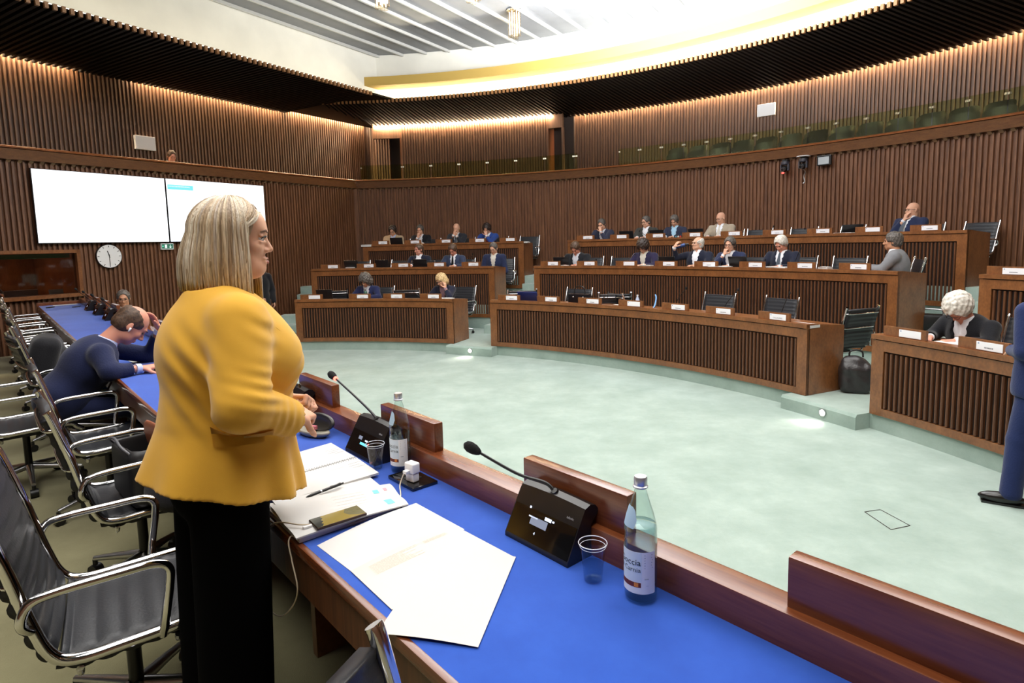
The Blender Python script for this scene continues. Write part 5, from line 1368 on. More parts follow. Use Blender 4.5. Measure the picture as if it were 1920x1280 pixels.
# recessed lamps in the step risers with their glow on the carpet
M_STEPL = emit('step_lamp_glow', (1, .93, .8, 1), 30)
for r, a, z, lb in ((8.245, 25.4, .085, 'small round step lamp in the carpeted riser between left and middle desks'), (8.245, 67.2, .085, 'small round step lamp in the riser left of the right front desk'),
                    (9.672, -3.1, .245, 'small round step lamp on the stairs beside the left wall')):
    t = put(thing('step_lamp', lb, 'lamp', group='step lamps'), MR(r, a, z))
    bm = BM(); lathe(bm, [(0, 0), (.045, 0), (.045, .008), (.032, .008), (.032, .004), (0, .004)], 20); obj('rim', bm, M_SATIN, t, smooth=True, auto=30)
    bm = BM(); lathe(bm, [(0, .0045), (.031, .0045), (.031, .0065), (0, .0065)], 16); obj('lamp_glass', bm, M_STEPL, t)
    p = pol(r - .05, a, z + .03); sp = spot('step_light', p, Vector((-math.sin(R(a)) * .6, -math.cos(R(a)) * .6, -.55)), 9, (1, .93, .8), 100, .8, .02)
# booth in the left wall
bo = [BOOTH0 - .40, BOOTH1]; z0, z1 = 1.26, 1.98
def lbox(s0, s1, o0, o1, za, zb, bev=0):
    c = lw((s0 + s1) / 2, (o0 + o1) / 2); M = Matrix(((LD.x, LN.x, 0, c.x), (LD.y, LN.y, 0, c.y), (0, 0, 1, 0), (0, 0, 0, 1)))
    return bbox(-(s1 - s0) / 2, -(o1 - o0) / 2, za, (s1 - s0) / 2, (o1 - o0) / 2, zb, bev=bev, M=M)
bw = struct('window_1', lbox(bo[0] - .06, bo[0], -.12, .06, z0 - .06, z1 + .06), M_PANEL)
obj('window_head', lbox(bo[0] - .06, bo[1], -.12, .06, z1, z1 + .06), M_PANEL, bw); obj('window_sill', lbox(bo[0] - .06, bo[1], -.16, .10, z0 - .06, z0), M_PANEL, bw)
obj('window_pane', lbox(bo[0], bo[1], -.035, -.027, z0, z1), glass('booth_glass', '#cfc6c0', thin=True, ior=1.5), bw)
struct('wall_booth', merge(*[(lambda b: ([tuple(v.co) for v in b.verts], [tuple(v.index for v in f.verts) for f in b.faces]))(x) for x in [
    (lambda b: (b.verts.index_update(), b)[1])(lbox(bo[0] - .1, bo[1], -2.0, -1.95, .3, 2.6)), (lambda b: (b.verts.index_update(), b)[1])(lbox(bo[0] - .12, bo[0] - .08, -2.0, -.10, .3, 2.6))]]), wood('booth_wood', '#4a2512', '#74401f', .35, .3, (2, 2, .5), 3))
struct('ceiling_booth', lbox(bo[0] - .1, bo[1], -2.0, -.12, 2.3, 2.35), M_DARK)
struct('floor_booth', lbox(bo[0] - .1, bo[1], -2.0, -.12, .38, .44), M_DAISC)
struct('trim_9', lbox(bo[0] + .03, bo[1], -.20, -.15, z1 - .085, z1 - .01), flat('booth_green', '#5cc8a2', .6))
area('booth_light', lw(8.2, -1.2, 2.25), (0, .0, -1), 1.2, .6, 34, (1, .8, .6))
t = put(thing('computer_monitor', 'grey monitor in the booth before the seated person in black', 'monitor'), MW(7.66, 1.22, -.38))
obj('display', bbox(-.24, -.10, -.02, .24, .13, .02), flat('monitor_grey', '#4a4a50', .4), t); obj('top_edge', bbox(-.24, .13, -.02, .24, .137, .02), M_SATIN, t); obj('stand', bbox(-.03, -.22, -.01, .03, -.10, .01), M_BLACK, t)
t = put(thing('laptop', 'small open laptop in the booth at the right end of the window', 'laptop'), MW(7.12, 1.20, -.4))
obj('display', bbox(-.11, 0, -.01, .11, .13, .01, M=Matrix.Rotation(R(-15), 4, 'X')), flat('monitor_blue', '#53636e', .4), t); obj('base', bbox(-.12, -.015, .0, .12, .0, .18), M_BLACK, t)
obj_ = struct('trim_10', lbox(bo[0] - .05, bo[1], -.85, -.16, 1.17, 1.20), M_PANEL)
# panel of the operator place above the screens
t = put(thing('laptop', 'open laptop of the man in the gallery above the screen', 'laptop'), MW(4.32, ZB + .10, -.45))
obj('display', bbox(-.15, 0, -.008, .15, .10, .008), M_SATIN, t); obj('base', bbox(-.15, -.02, -.2, .15, 0, 0), M_BLACK, t)
# floor hatch
bm = BM(); c = Vector((2.57, 4.0, 0)); 
hp_ = [(2.49, 4.13), (2.62, 4.16), (2.67, 3.91), (2.51, 3.86)]
V_, F_ = [], []
for i in range(4):
    a_, b_ = Vector(hp_[i]), Vector(hp_[(i + 1) % 4]); d = (b_ - a_).normalized(); n_ = Vector((-d.y, d.x)) * .004; b0 = len(V_)
    for q, z in ((a_ - n_, .001), (a_ + n_, .001), (b_ + n_, .001), (b_ - n_, .001)): V_.append((q.x, q.y, z))
    F_.append((b0, b0 + 1, b0 + 2, b0 + 3))
struct('floor_hatch', (V_, F_), M_DARK)
# ================================================================== things on the long table
def tM(u, v, z=TABZ, turn=0.0):
    p = tp(u, v, z); return Matrix.Translation(p) @ RZ(TROT + R(turn))
# microphone units: wedge body, dark glossy front with display, gooseneck
M_UNIT = flat('unit_black', '#1a1819', .32, noise=.1, scale=20); M_UNITF = flat('unit_front_gloss', '#0c0b0c', .08, coat=.6); M_LCD = emit('lcd_white', (.75, .82, 1, 1), 1.5); M_LCDD = emit('lcd_dim', (.25, .28, .38, 1), 1.0)
M_FOAM = flat('mic_foam', '#0d0d0e', .95, bump=.5, bscale=400, noise=.05); M_RED = emit('ring_red', (1, .12, .08, 1), 5)
M_CY2 = emit('lcd_cyan', (.15, .6, .75, 1), 1.6)
def micunit(u, v, label, turn=0, neck=None, ring=False, mode=0, grp='microphone units on the long table'):
    t = put(thing('microphone_unit', label, 'microphone unit', group=grp), tM(u, v, TABZ, turn))
    w = .125; prof = [(0, .0), (.0, .012), (.062, .122), (.072, .137), (.092, .144), (.112, .138), (.128, .120), (.094, .088), (.094, .0)]
    bm = BM(); L = [[bm.verts.new((x, y, z)) for y, z in prof] for x in (-w, -w * .6, 0, w * .6, w)]
    for q, s in ((1, .35), (2, .6), (3, .35)):
        for vv, (y, z) in zip(L[q], prof):
            if z > .13: vv.co.z += .008 * s
    for i in range(4):
        for k in range(len(prof)): bm.faces.new((L[i][k], L[i][(k + 1) % len(prof)], L[i + 1][(k + 1) % len(prof)], L[i + 1][k]))
    bm.faces.new(L[0]); bm.faces.new(L[-1][::-1]); obj('housing', bm, M_UNIT, t, smooth=True, auto=35)
    fr = Vector((0, 0, .012)); up = Vector((0, .062, .11)); ul = up.length; up.normalize(); nn = Vector((0, -up.z, up.y)); X = Vector((1, 0, 0))
    MF = Matrix(((1, up.x, nn.x, 0), (0, up.y, nn.y, fr.y), (0, up.z, nn.z, fr.z), (0, 0, 0, 1)))
    obj('front_glass', bbox(-w + .004, .004, 0, w - .004, ul * .72, .0015, M=MF), M_UNITF, t)
    def mk(x0, y0, x1, y1, mat, nm='display'): obj(nm, bbox(x0, y0, .0015, x1, y1, .0022, M=MF), mat, t)
    if mode == 0:
        mk(-.045, .050, .02, .072, M_LCDD); mk(-.055, .068, -.02, .0715, M_LCD, 'icon'); mk(.005, .075, .03, .084, M_LCD, 'icon'); mk(.034, .077, .041, .082, M_LCD, 'icon'); mk(-.062, .090, -.056, .096, M_LCD, 'icon')
        text_mesh('4', .011, M_LCD, t, MF @ T(-.016, .030, .002)); text_mesh('televic', .010, flat('logo_grey', '#8f8f93', .5), t, MF @ T(.088, .108, .001))
    elif mode == 1:
        mk(-.03, .040, .03, .050, M_CY2); mk(-.055, .058, -.028, .072, M_LCDD); mk(.0, .058, .02, .064, M_LCD, 'icon'); mk(.03, .05, .036, .055, M_RED, 'icon'); text_mesh('televic', .010, flat('logo_grey', '#8f8f93', .5), t, MF @ T(.088, .108, .001))
    else: mk(-.03, .045, .03, .07, M_LCDD)
    if neck:
        P_ = smoothpath([(0, .085, .140)] + neck, 6); bm = BM(); tube(bm, [(0, .088, .138), (0, .08, .15)], [.014, .009], 12); tube(bm, P_, [.0055 - .0015 * i / len(P_) for i in range(len(P_))], 8); obj('gooseneck', bm, M_BLACK, t, smooth=True, auto=60)
        e = P_[-1]; d = (P_[-1] - P_[-3]).normalized(); bm = BM(); tube(bm, [e - d * .008, e, e + d * .012, e + d * .03, e + d * .042, e + d * .048], [.006, .011, .0155, .0165, .012, .003], 14); obj('foam_head', bm, M_FOAM, t, smooth=True)
        if ring: bm = BM(); tube(bm, [e - d * .012, e - d * .002], .0095, 12); obj('light_ring', bm, M_RED, t, smooth=True)
    return t
micunit(1.165, 1.078, 'black microphone unit nearest the camera, white figure four on its display', 0, [(-.03, .075, .165), (-.10, .03, .185), (-.19, -.04, .245)], mode=0)
micunit(2.185, 1.072, 'black microphone unit with lit blue display and red glowing microphone ring', 0, [(-.03, .08, .165), (-.14, .07, .21), (-.30, .05, .275)], ring=True, mode=1)
micunit(3.02, 1.075, 'black microphone unit beside the jacket front, partly hidden by the woman', 0, [(-.02, .05, .17), (.0, .0, .20), (-.05, -.03, .22)], mode=2)
for i, (c, lb) in enumerate(((8.16, 'fourth black microphone unit from the far end of the table'), (9.04, 'third black microphone unit from the far end of the table'), (9.92, 'second black microphone unit from the far end of the table'), (10.8, 'last black microphone unit at the far end of the table'))):
    micunit(c, 1.076, lb, 0, [(-.03, .05, .18), (-.12, -.02, .25), (-.2, -.06, .30)], mode=2)
# bottles and cups
M_GL = glass('bottle_glass', '#eef6f4', thin=True, ior=1.5); M_WATER = glass('water', '#dde9ee', thin=True, ior=1.33); M_LABEL = flat('label_paper', '#eef2f6', .5); M_LABB = flat('label_blue', '#a9c6dd', .5)
M_CUP = glass('cup_plastic', '#f8f8fb', thin=True, ior=1.45); M_LTXT = flat('label_ink', '#1d3438', .6); M_LBAND = flat('label_band', '#6a2a1e', .6); M_LORG = flat('label_orange', '#e08a3c', .6); M_LGRY = flat('label_small_print', '#a9b0b8', .7)
def curvemesh(o, r):
    for v in o.data.vertices:
        a = v.co.x / r; rr = r + v.co.z; v.co = Vector((rr * math.sin(a), -rr * math.cos(a), v.co.y))
def bottle(u, v, turn, label, level, near=True):
    t = put(thing('water_bottle', label, 'bottle', group=None), tM(u, v, TABZ, turn))
    pr = [(0, .004), (.030, .001), (.0365, .004), (.0385, .012), (.0385, .155), (.0375, .168), (.0385, .172), (.037, .185), (.030, .215), (.019, .248), (.0135, .268), (.0135, .280)]
    bm = BM(); lathe(bm, pr, 36); obj('glass_body', bm, M_GL, t, smooth=True, auto=60)
    bm = BM(); lathe(bm, [(0, .006)] + [(.0355, .008)] + [(.0368, .014), (.0368, .150)] + ([(.0358, .168), (.0352, .186)] if level > .17 else []) + ([(.030, .206)] if level > .2 else []) + [(0, level)], 36); obj('water', bm, M_WATER, t, smooth=True, auto=50)
    bm = BM(); lathe(bm, [(.0145, .272), (.0175, .274), (.0175, .277), (.0145, .279), (.0148, .281), (.0155, .283), (.0155, .297), (.014, .300), (0, .300)], 24); obj('cap', bm, flat('cap_silver', '#c9cbd3', .3, .7), t, smooth=True, auto=40)
    r = .0387
    def curved(nm, x0, y0, x1, y1, mat, par, zz=0.0, n=12):
        bm = BM(); A = [[bm.verts.new((x0 + (x1 - x0) * i / n, y, zz)) for i in range(n + 1)] for y in (y0, y1)]
        for i in range(n): bm.faces.new((A[0][i], A[0][i + 1], A[1][i + 1], A[1][i]))
        o = obj(nm, bm, mat, par, smooth=True); curvemesh(o, r); return o
    lb = curved('paper_label', -.075, .030, .048, .132, M_LABEL, t, .0006, 30)
    curved('label_band', -.075, .046, .012, .058, M_LBAND, lb, .0009); curved('label_fruit', -.004, .047, .006, .057, M_LORG, lb, .0011, 4)
    curved('label_tint', -.075, .060, .014, .131, flat('label_tint', '#d7e6f1', .5), lb, .0008)
    for s, y, sz in (('Goccia', .106, .021), ('di Carnia', .088, .0165)):
        o = text_mesh(s, sz, M_LTXT, lb, T(.012, y, .0011), 'lettering', .0, 'RIGHT'); curvemesh(o, r)
    rg = random.Random(4); bm = BM()
    for k in range(9):
        y = .124 - k * .0062
        if 5 < k: continue
        box(bm, .020, y, .0009, .020 + rg.uniform(.018, .025), y + .0016, .0011)
    box(bm, .020, .066, .0009, .030, .068, .0011); box(bm, .024, .050, .0009, .030, .0505, .0011)
    o = obj('small_print', bm, M_LGRY, lb); curvemesh(o, r)
    # neck label
    bm = BM(); n = 12; rows = []
    for j, (z, rr, hw) in enumerate(((.185, .0374, .5), (.205, .0332, .62), (.225, .0272, .5), (.232, .0248, .3))):
        rows.append([bm.verts.new(((rr + .0006) * math.sin(-.9 + hw * 1.5 * (2 * i / n - 1)), -(rr + .0006) * math.cos(-.9 + hw * 1.5 * (2 * i / n - 1)), z)) for i in range(n + 1)])
    for j in range(3):
        for i in range(n): bm.faces.new((rows[j][i], rows[j][i + 1], rows[j + 1][i + 1], rows[j + 1][i]))
    obj('neck_label', bm, M_LABB, t, smooth=True)
    return t
bottle(.832, 1.112, 20, 'tall clear glass water bottle nearly full, nearest the camera', .192)
bottle(1.95, 1.125, 30, 'clear glass water bottle half empty, behind the phone charger', .085)
def cup(u, v, label, lev):
    t = put(thing('plastic_cup', label, 'cup'), tM(u, v))
    bm = BM(); lathe(bm, [(0, .003), (.021, .002), (.0235, .004), (.026, .04), (.0305, .075), (.033, .092), (.0355, .095), (.0362, .098), (.0355, .101), (.0340, .099)], 30); obj('cup_wall', bm, M_CUP, t, smooth=True, auto=60)
    bm = BM(); tube(bm, [(.0355 * math.cos(2 * PI * i / 30), .0355 * math.sin(2 * PI * i / 30), .099) for i in range(30)], .0012, 6, closed=True); tube(bm, [(.0322 * math.cos(2 * PI * i / 30), .0322 * math.sin(2 * PI * i / 30), .090) for i in range(30)], .0008, 6, closed=True); obj('rim', bm, flat('cup_rim', '#dfe0e6', .2), t, smooth=True)
    bm = BM(); lathe(bm, [(0, .0045), (.0215, .0045), (.0235 + (lev - .004) * .055, lev), (0, lev)], 28); obj('water', bm, M_WATER, t, smooth=True, auto=40)
cup(.958, 1.085, 'clear plastic cup with a little water left of the near bottle', .045)
cup(2.035, 1.065, 'clear plastic cup by the half empty glass bottle', .022)
# socket plate, charger, cable, phone
t = put(thing('socket_plate', 'black power socket plate set on the blue table top', 'socket'), tM(1.83, 1.10, TABZ, 0))
obj('plate', bbox(-.085, -.052, 0, .085, .052, .012, bev=.003), flat('socket_gloss', '#0e0d0c', .12, coat=.5), t, auto=40)
for x in (-.05, 0): obj('outlet', bbox(x - .02, -.028, .012, x + .02, .028, .0135, bev=.001), flat('outlet_dark', '#1c1b1a', .4), t)
t = put(thing('phone_charger', 'white plug charger standing in the black socket plate', 'charger'), tM(1.805, 1.085, TABZ + .0135, 8))
obj('body', bbox(-.021, -.014, .0, .021, .014, .030, bev=.004, seg=3), M_WHITE, t, auto=50); obj('power_block', bbox(-.024, -.017, .030, .024, .017, .068, bev=.006, seg=3), M_WHITE, t, auto=50)
obj('cable_plug', bbox(-.010, -.036, .034, .010, -.016, .046, bev=.003), M_WHITE, t, auto=50)
ph = put(thing('smartphone', 'smartphone lying face up on the paper stack, gold reflection painted on its screen', 'phone'), tM(1.682, .745, TABZ + .026, -3))
obj('body', bbox(-.037, -.078, 0, .037, .078, .008, bev=.0035, seg=3), flat('phone_edge', '#3a2a26', .25, .6), ph, auto=50)
obj('screen', bbox(-.0345, -.0755, .0081, .0345, .0755, .0086), flat('phone_gold_reflection', '#8f7a2c', .06, coat=1.0), ph)  # gold reflection painted as screen colour, dark and grey ones as patches
bm = BM(); prism(bm, [(-.0345, -.0755), (.0345, -.0755), (.0345, -.06), (.02, -.052), (.012, -.056), (.004, -.047), (-.008, -.05), (-.018, -.042), (-.028, -.046), (-.0345, -.038)], .0086, .0088); obj('dark_reflection_patch', bm, flat('phone_dark_reflection', '#15130c', .06, coat=1), ph)
bm = BM(); prism(bm, [(-.0345, .0755), (-.0345, .035), (-.01, .022), (.012, .03), (.026, .05), (.0345, .0755)], .0086, .0088); obj('grey_reflection_patch', bm, flat('phone_grey_reflection', '#6b6440', .06, coat=1), ph)
bm = BM(); z = TABZ - DAIS
def TL(u, v, z): return tp(u, v, z)
pts = [TL(1.69, .665, 1.162), TL(1.71, .635, 1.165), TL(1.79, .60, 1.155), TL(1.92, .592, 1.08), TL(2.02, .59, .97), TL(2.01, .588, .88), TL(1.91, .588, .84), TL(1.79, .588, .86), TL(1.68, .588, .94), TL(1.625, .588, 1.02), TL(1.66, .590, 1.09), TL(1.70, .600, 1.136), TL(1.70, .64, 1.138), TL(1.66, .80, 1.137), TL(1.70, .96, 1.136), TL(1.80, 1.03, 1.145), TL(1.803, 1.048, 1.178)]
tube(bm, smoothpath(pts, 8), .0022, 8); tag(obj('charging_cable', bm, flat('cable_cream', '#d9cbb4', .5), smooth=True), 'thin pale charging cable looping down over the table edge', 'cable')
t = put(thing('cable_plug', 'white plug of the charging cable pushed into the phone', 'plug'), tM(1.689, .655, TABZ + .030, -3)); obj('plug_body', bbox(-.006, -.016, -.003, .006, .010, .004, bev=.002), M_WHITE, t)
# papers
def sheet(name, label, corners, z, mat=M_PAPERW, curl=None, lines=None, th=.0006, nx=14, sag=0.0, holes=False, cat='paper', thick=None):
    """paper from four corners in table coordinates (u, v): a-b is the top edge, d-c the bottom edge"""
    a, b, c, d = [tp(*q, 0) for q in corners]; V, F = [], []; n = nx
    def P(s, t, dz=0):
        p = (a.lerp(b, s)).lerp(d.lerp(c, s), t); return Vector((p.x, p.y, z + (curl(s, t) if curl else 0) + dz))
    for i in range(n + 1):
        for j in range(n + 1): V.append(tuple(P(i / n, j / n)))
    N = len(V)
    tk = thick or th
    for i in range(n + 1):
        for j in range(n + 1): V.append(tuple(P(i / n, j / n, -tk)))
    f = lambda i, j: i * (n + 1) + j
    for i in range(n):
        for j in range(n): F.append((f(i, j), f(i + 1, j), f(i + 1, j + 1), f(i, j + 1))); F.append((N + f(i, j), N + f(i, j + 1), N + f(i + 1, j + 1), N + f(i + 1, j)))
    for i in range(n):
        F += [(f(i, 0), N + f(i, 0), N + f(i + 1, 0), f(i + 1, 0)), (f(i, n), f(i + 1, n), N + f(i + 1, n), N + f(i, n)), (f(0, i), f(0, i + 1), N + f(0, i + 1), N + f(0, i)), (f(n, i), N + f(n, i), N + f(n, i + 1), f(n, i + 1))]
    o = obj(name, (V, F), mat, smooth=True, auto=50); tag(o, label, cat)
    for (mt, L) in (lines or []):
        V, F = [], []
        for (s0, t0, s1, t1) in L:
            m_ = max(1, int(max(abs(s1 - s0), abs(t1 - t0)) * n * 2)); lng = abs(s1 - s0) > abs(t1 - t0)
            for k in range(m_):
                sa, sb = (s0 + (s1 - s0) * k / m_, s0 + (s1 - s0) * (k + 1) / m_) if lng else (s0, s1); ta, tb_ = (t0, t1) if lng else (t0 + (t1 - t0) * k / m_, t0 + (t1 - t0) * (k + 1) / m_)
                q = len(V); V += [tuple(P(sa, ta, .0008)), tuple(P(sb, ta, .0008)), tuple(P(sb, tb_, .0008)), tuple(P(sa, tb_, .0008))]; F.append((q, q + 1, q + 2, q + 3))
        obj('printing', (V, F), mt, o)
    return o
M_PR = flat('print_grey', '#b0a69e', .9); M_PR2 = flat('print_dark', '#6f6f76', .9); M_HI = flat('highlight_cyan', '#7cd3d8', .9); M_PINKP = flat('print_pink', '#d99aa5', .9); M_PAPC = flat('paper_warm', '#d0c9be', .8)
def textlines(seed, s0, s1, t0, t1, n, th=.004, gap=.02):
    rg = random.Random(seed); out = []
    for k in range(n):
        t = t0 + (t1 - t0) * k / n; s = s0; e = s1 - rg.uniform(0, .35) * (s1 - s0) * (rg.random() < .4)
        while s < e: q = rg.uniform(.02, .07); out.append((s, t, min(e, s + q), t + th)); s += q + .008
    return out
sheet('paper_sheet', 'white sheet lying under the printed one beside the phone, far part of the pair', [(1.616, .648), (1.66, 1.007), (1.40, 1.012), (1.33, .66)], TABZ + .0012, curl=lambda s, t: .008 * math.sin(PI * s) * (1 - t))
sheet('paper_sheet', 'cream sheet with faint printed lines in the middle of the near pile', [(1.42, .655), (1.445, 1.003), (1.175, 1.012), (1.196, .648)], TABZ + .0030, M_PAPC, curl=lambda s, t: .008 * math.sin(PI * s) * (1 - t) ** 2, lines=[(M_PR, textlines(1, .12, .55, .10, .32, 9)), (M_PR, textlines(2, .62, .85, .10, .16, 3))])
sheet('paper_sheet', 'blank cream sheet turned askew, one corner past the near table edge', [(1.36, .880), (1.171, 1.014), (.952, .713), (1.141, .578)], TABZ + .0045, M_PAPC, curl=lambda s, t: .004 * math.sin(PI * s))
sheet('paper_stack', 'thick stack of loose white papers with highlighted notes under the phone', [(1.93, .628), (1.85, 1.018), (1.655, .975), (1.652, .603)], TABZ + .024, curl=lambda s, t: -.017 * max(0, s - .35) ** 1.3 * 1.6 + .003 * math.sin(9 * t), thick=.004,
      lines=[(M_PR, textlines(5, .45, .72, .2, .9, 8)), (M_HI, [(.83, .62, .90, .86)]), (M_HI, [(.80, .22, .85, .34)]), (M_PINKP, [(.9, .2, .93, .3)])], cat='papers')
sheet('paper_stack', 'lower papers of the loose stack, edges fanned out at the table edge', [(1.97, .620), (1.84, .98), (1.665, .95), (1.66, .615)], TABZ + .018, curl=lambda s, t: -.013 * max(0, s - .3) ** 1.2 * 1.6, thick=.015, cat='papers')
sheet('paper_sheet', 'white sheet with torn punch holes beneath the black pen', [(2.07, .66), (1.99, 1.0), (1.86, .985), (1.87, .64)], TABZ + .021, curl=lambda s, t: -.012 * s, lines=[(M_PR2, [(.42 + .09 * k, .93, .45 + .09 * k, .97) for k in range(5)])])
nb = thing('spiral_notebook', 'open white spiral notebook on the blue table in front of the woman', 'notebook', (0, 0, 0))
def nbsheet(cn, z, nm, curl=None, lines=None):
    o = sheet(nm, '', cn, z, lines=lines, curl=curl, thick=.008); del o['label']; del o['category']; o.parent = nb; return o
nbsheet([(2.36, .69), (2.40, 1.05), (2.165, 1.045), (2.15, .69)], TABZ + .018, 'left_page', lines=[(M_PR2, [(.62, .5, .74, .505), (.82, .35, .96, .358), (.84, .43, .98, .438), (.8, .51, .93, .518), (.86, .59, .98, .598)])])
nbsheet([(2.145, .69), (2.16, 1.045), (1.95, 1.03), (1.95, .68)], TABZ + .018, 'right_page', lines=[(M_PR2, [(.62, .3, .78, .306), (.84, .25, .98, .258), (.82, .36, .95, .368), (.84, .47, .98, .478)])])
bm = BM()
for k in range(34):
    v = .70 + k * .0102; c = tp(2.153, v, TABZ + .018); pts = [c + TU * (.009 * math.cos(2 * PI * q / 8)) + Vector((0, 0, .006 * math.sin(2 * PI * q / 8))) for q in range(8)]; tube(bm, pts, .0009, 4, closed=True)
obj('spiral_binding', bm, M_SATIN, nb, smooth=True)
pn = put(thing('ballpoint_pen', 'black ballpoint pen lying across the white papers', 'pen'), tM(1.918, .81, TABZ + .027, 10)); 
bm = BM(); tube(bm, [(0, -.075, .0), (0, -.068, 0), (0, -.055, 0), (0, .06, 0)], [.001, .003, .005, .005], 12); obj('barrel', bm, M_BLACK, pn, smooth=True, auto=40)
bm = BM(); tube(bm, [(0, .06, 0), (0, .072, 0)], .0035, 8); obj('push_button', bm, M_BLACK, pn, smooth=True, auto=40); bm = BM(); tube(bm, [(.002, .06, .005), (.002, .02, .0065)], .0016, 6); obj('clip', bm, M_SATIN, pn, smooth=True); bm = BM(); tube(bm, [(0, -.02, 0), (0, -.015, 0)], .0053, 12); obj('ring', bm, M_SATIN, pn, smooth=True, auto=40)
# glasses case: two shells open like a mouth
gc = put(thing('spectacle_case', 'open grey spectacle case with dark lining near the hand of the woman', 'case'), tM(2.60, 1.06, TABZ, 18))
f = Field([-.11, -.06, 0], [.11, .06, .07], .004); f.ell([0, 0, .022], [.095, .042, .026], None, 0); f.box([0, .0, .06], [.12, .08, .03], None, 0, .003, cut=True); f.ell([0, .0, .034], [.085, .034, .016], None, .003, cut=True); sdf_obj('lower_shell', f, flat('case_grey', '#8b8678', .5), gc)
f = Field([-.11, -.02, 0], [.11, .08, .11], .004); f.ell([0, .035, .055], [.095, .024, .042], rot(-25, 0, 0), 0); f.ell([0, .018, .058], [.086, .022, .036], rot(-25, 0, 0), .003, cut=True); sdf_obj('lid', f, flat('case_dark', '#2c2926', .4), gc)
bm = BM(); box(bm, -.02, -.002, .03, .012, .012, .045); obj('pink_cloth', bm, flat('pink_tag', '#c9707c', .7), gc)
pw = sheet('paper_sheet', 'small white sheet on the table in front of the man in navy', [(5.55, .78), (5.60, .98), (5.36, 1.0), (5.34, .80)], TABZ + .003)
sheet('paper_sheet', 'white strip of paper at the far end of the blue table', [(12.36, .80), (12.40, 1.12), (12.22, 1.13), (12.2, .80)], TABZ + .003)
t = put(thing('smartphone', 'dark phone held on the table by the man in navy', 'phone'), tM(4.86, .93, TABZ + .012, -20)); obj('body', bbox(-.037, -.075, 0, .037, .075, .009, bev=.003), M_BLACK, t, auto=40); obj('screen', bbox(-.034, -.07, .0091, .034, .07, .0096), M_LCDD, t)
t = put(thing('notepad', 'small pale notepad under the hand of the man in navy', 'notepad'), tM(4.87, .90, TABZ + .001, -20)); obj('cover', bbox(-.07, -.10, 0, .07, .10, .010, bev=.002), flat('pad_pink', '#c9a9a6', .7), t, auto=40)
t = put(thing('computer_mouse', 'white rounded computer mouse beyond the fingers of the man in navy', 'mouse'), tM(5.02, .97, TABZ, 10)); bm = BM(); uvsphere(bm, (0, 0, .012), .03, 16, (1, 1.6, .6)); obj('shell', bm, M_WHITE, t, smooth=True); bm = BM(); tube(bm, [(0, .02, .03), (0, .03, .028)], .004, 8); obj('wheel', bm, M_BLACK, t, smooth=True)
for u, v, lb in ((11.64, 1.05, 'small black remote near the far end of the blue table'), (11.9, .74, 'small dark phone by the far near corner of the table')):
    t = put(thing('remote_control', lb, 'remote'), tM(u, v, TABZ, 60)); obj('body', bbox(-.03, -.07, 0, .03, .07, .012, bev=.003), M_BLACK, t, auto=40)
# bag and coat on the chair behind the woman, coat over a chair further on
bg = put(thing('shoulder_bag', 'brown lined dark bag standing open on the chair behind the woman', 'bag'), tM(3.22, .50, DAIS + .455, 5))
f = Field([-.22, -.17, 0], [.22, .17, .36], .010); f.box([0, 0, .13], [.18, .11, .14], None, .05, 0); f.box([0, 0, .24], [.155, .085, .14], None, .04, .01, cut=True); n_ = vnoise(2, 25); f.disp(lambda X, Y, Z: n_(X, Y, Z) * .005); sdf_obj('bag_body', f, flat('bag_dark', '#1b1a1c', .5), bg)
f = Field([-.22, -.17, .1], [.22, .17, .42], .008); f.cone([-.15, .06, .25], [.15, .06, .27], .045, .05, .03, flat=.25, fdir=(0, 1, .1)); f.cone([-.12, .06, .24], [.12, .06, .24], .05, .05, .03, flat=.25, fdir=(0, 1, .1)); sdf_obj('brown_flap', f, flat('bag_brown', '#8a4f35', .5), bg)
bm = BM(); tube(bm, smoothpath([(-.14, -.09, .24), (-.10, -.12, .28), (.0, -.12, .30), (.1, -.12, .28), (.14, -.09, .24)], 6), .006, 8); obj('handle', bm, flat('bag_strap', '#55555a', .4), bg, smooth=True)
ct = put(thing('folded_coat', 'dark coat with green lining heaped on the chair beside the open bag', 'coat'), tM(3.02, .62, DAIS + .455, 0))
f = Field([-.3, -.3, -.32], [.3, .28, .30], .011); f.ell([0, 0, .07], [.20, .18, .12], None, 0); f.ell([.05, .08, .14], [.13, .1, .12], None, .06); f.cone([-.1, .12, .05], [-.14, .2, -.2], .09, .06, .05); n_ = vnoise(6, 22); f.disp(lambda X, Y, Z: n_(X, Y, Z) * .014); f.plane([0, .0, .0], [0, -.0, -1], lo=[-.3, -.3, -.4], hi=[.3, .12, .3]); sdf_obj('coat_cloth', f, C_('coat_dark', '#19171f'), ct)
bm = BM(); box(bm, .11, .10, .13, .15, .19, .19); obj('green_lining', bm, flat('coat_green', '#1f5a3c', .7), ct)
cb = put(thing('backpack', 'dark soft bag hung over the chair back beyond the man in navy', 'bag'), tM(6.28, .30, DAIS + .46, 0))
f = Field([-.3, -.25, -.05], [.3, .4, .55], .012); f.box([0, .0, .25], [.2, .10, .22], rot(-14, 0, 0), .08, 0); f.cone([-.1, .06, .38], [.12, .22, .08], .07, .09, .06); n_ = vnoise(8, 20); f.disp(lambda X, Y, Z: n_(X, Y, Z) * .012); sdf_obj('bag_body', f, C_('bag_cloth', '#17171b'), cb)
bm = BM(); tube(bm, smoothpath([(-.1, .12, .40), (-.05, .18, .33), (.02, .2, .3)], 5), .010, 6); obj('silver_zip', bm, M_SATIN, cb, smooth=True)
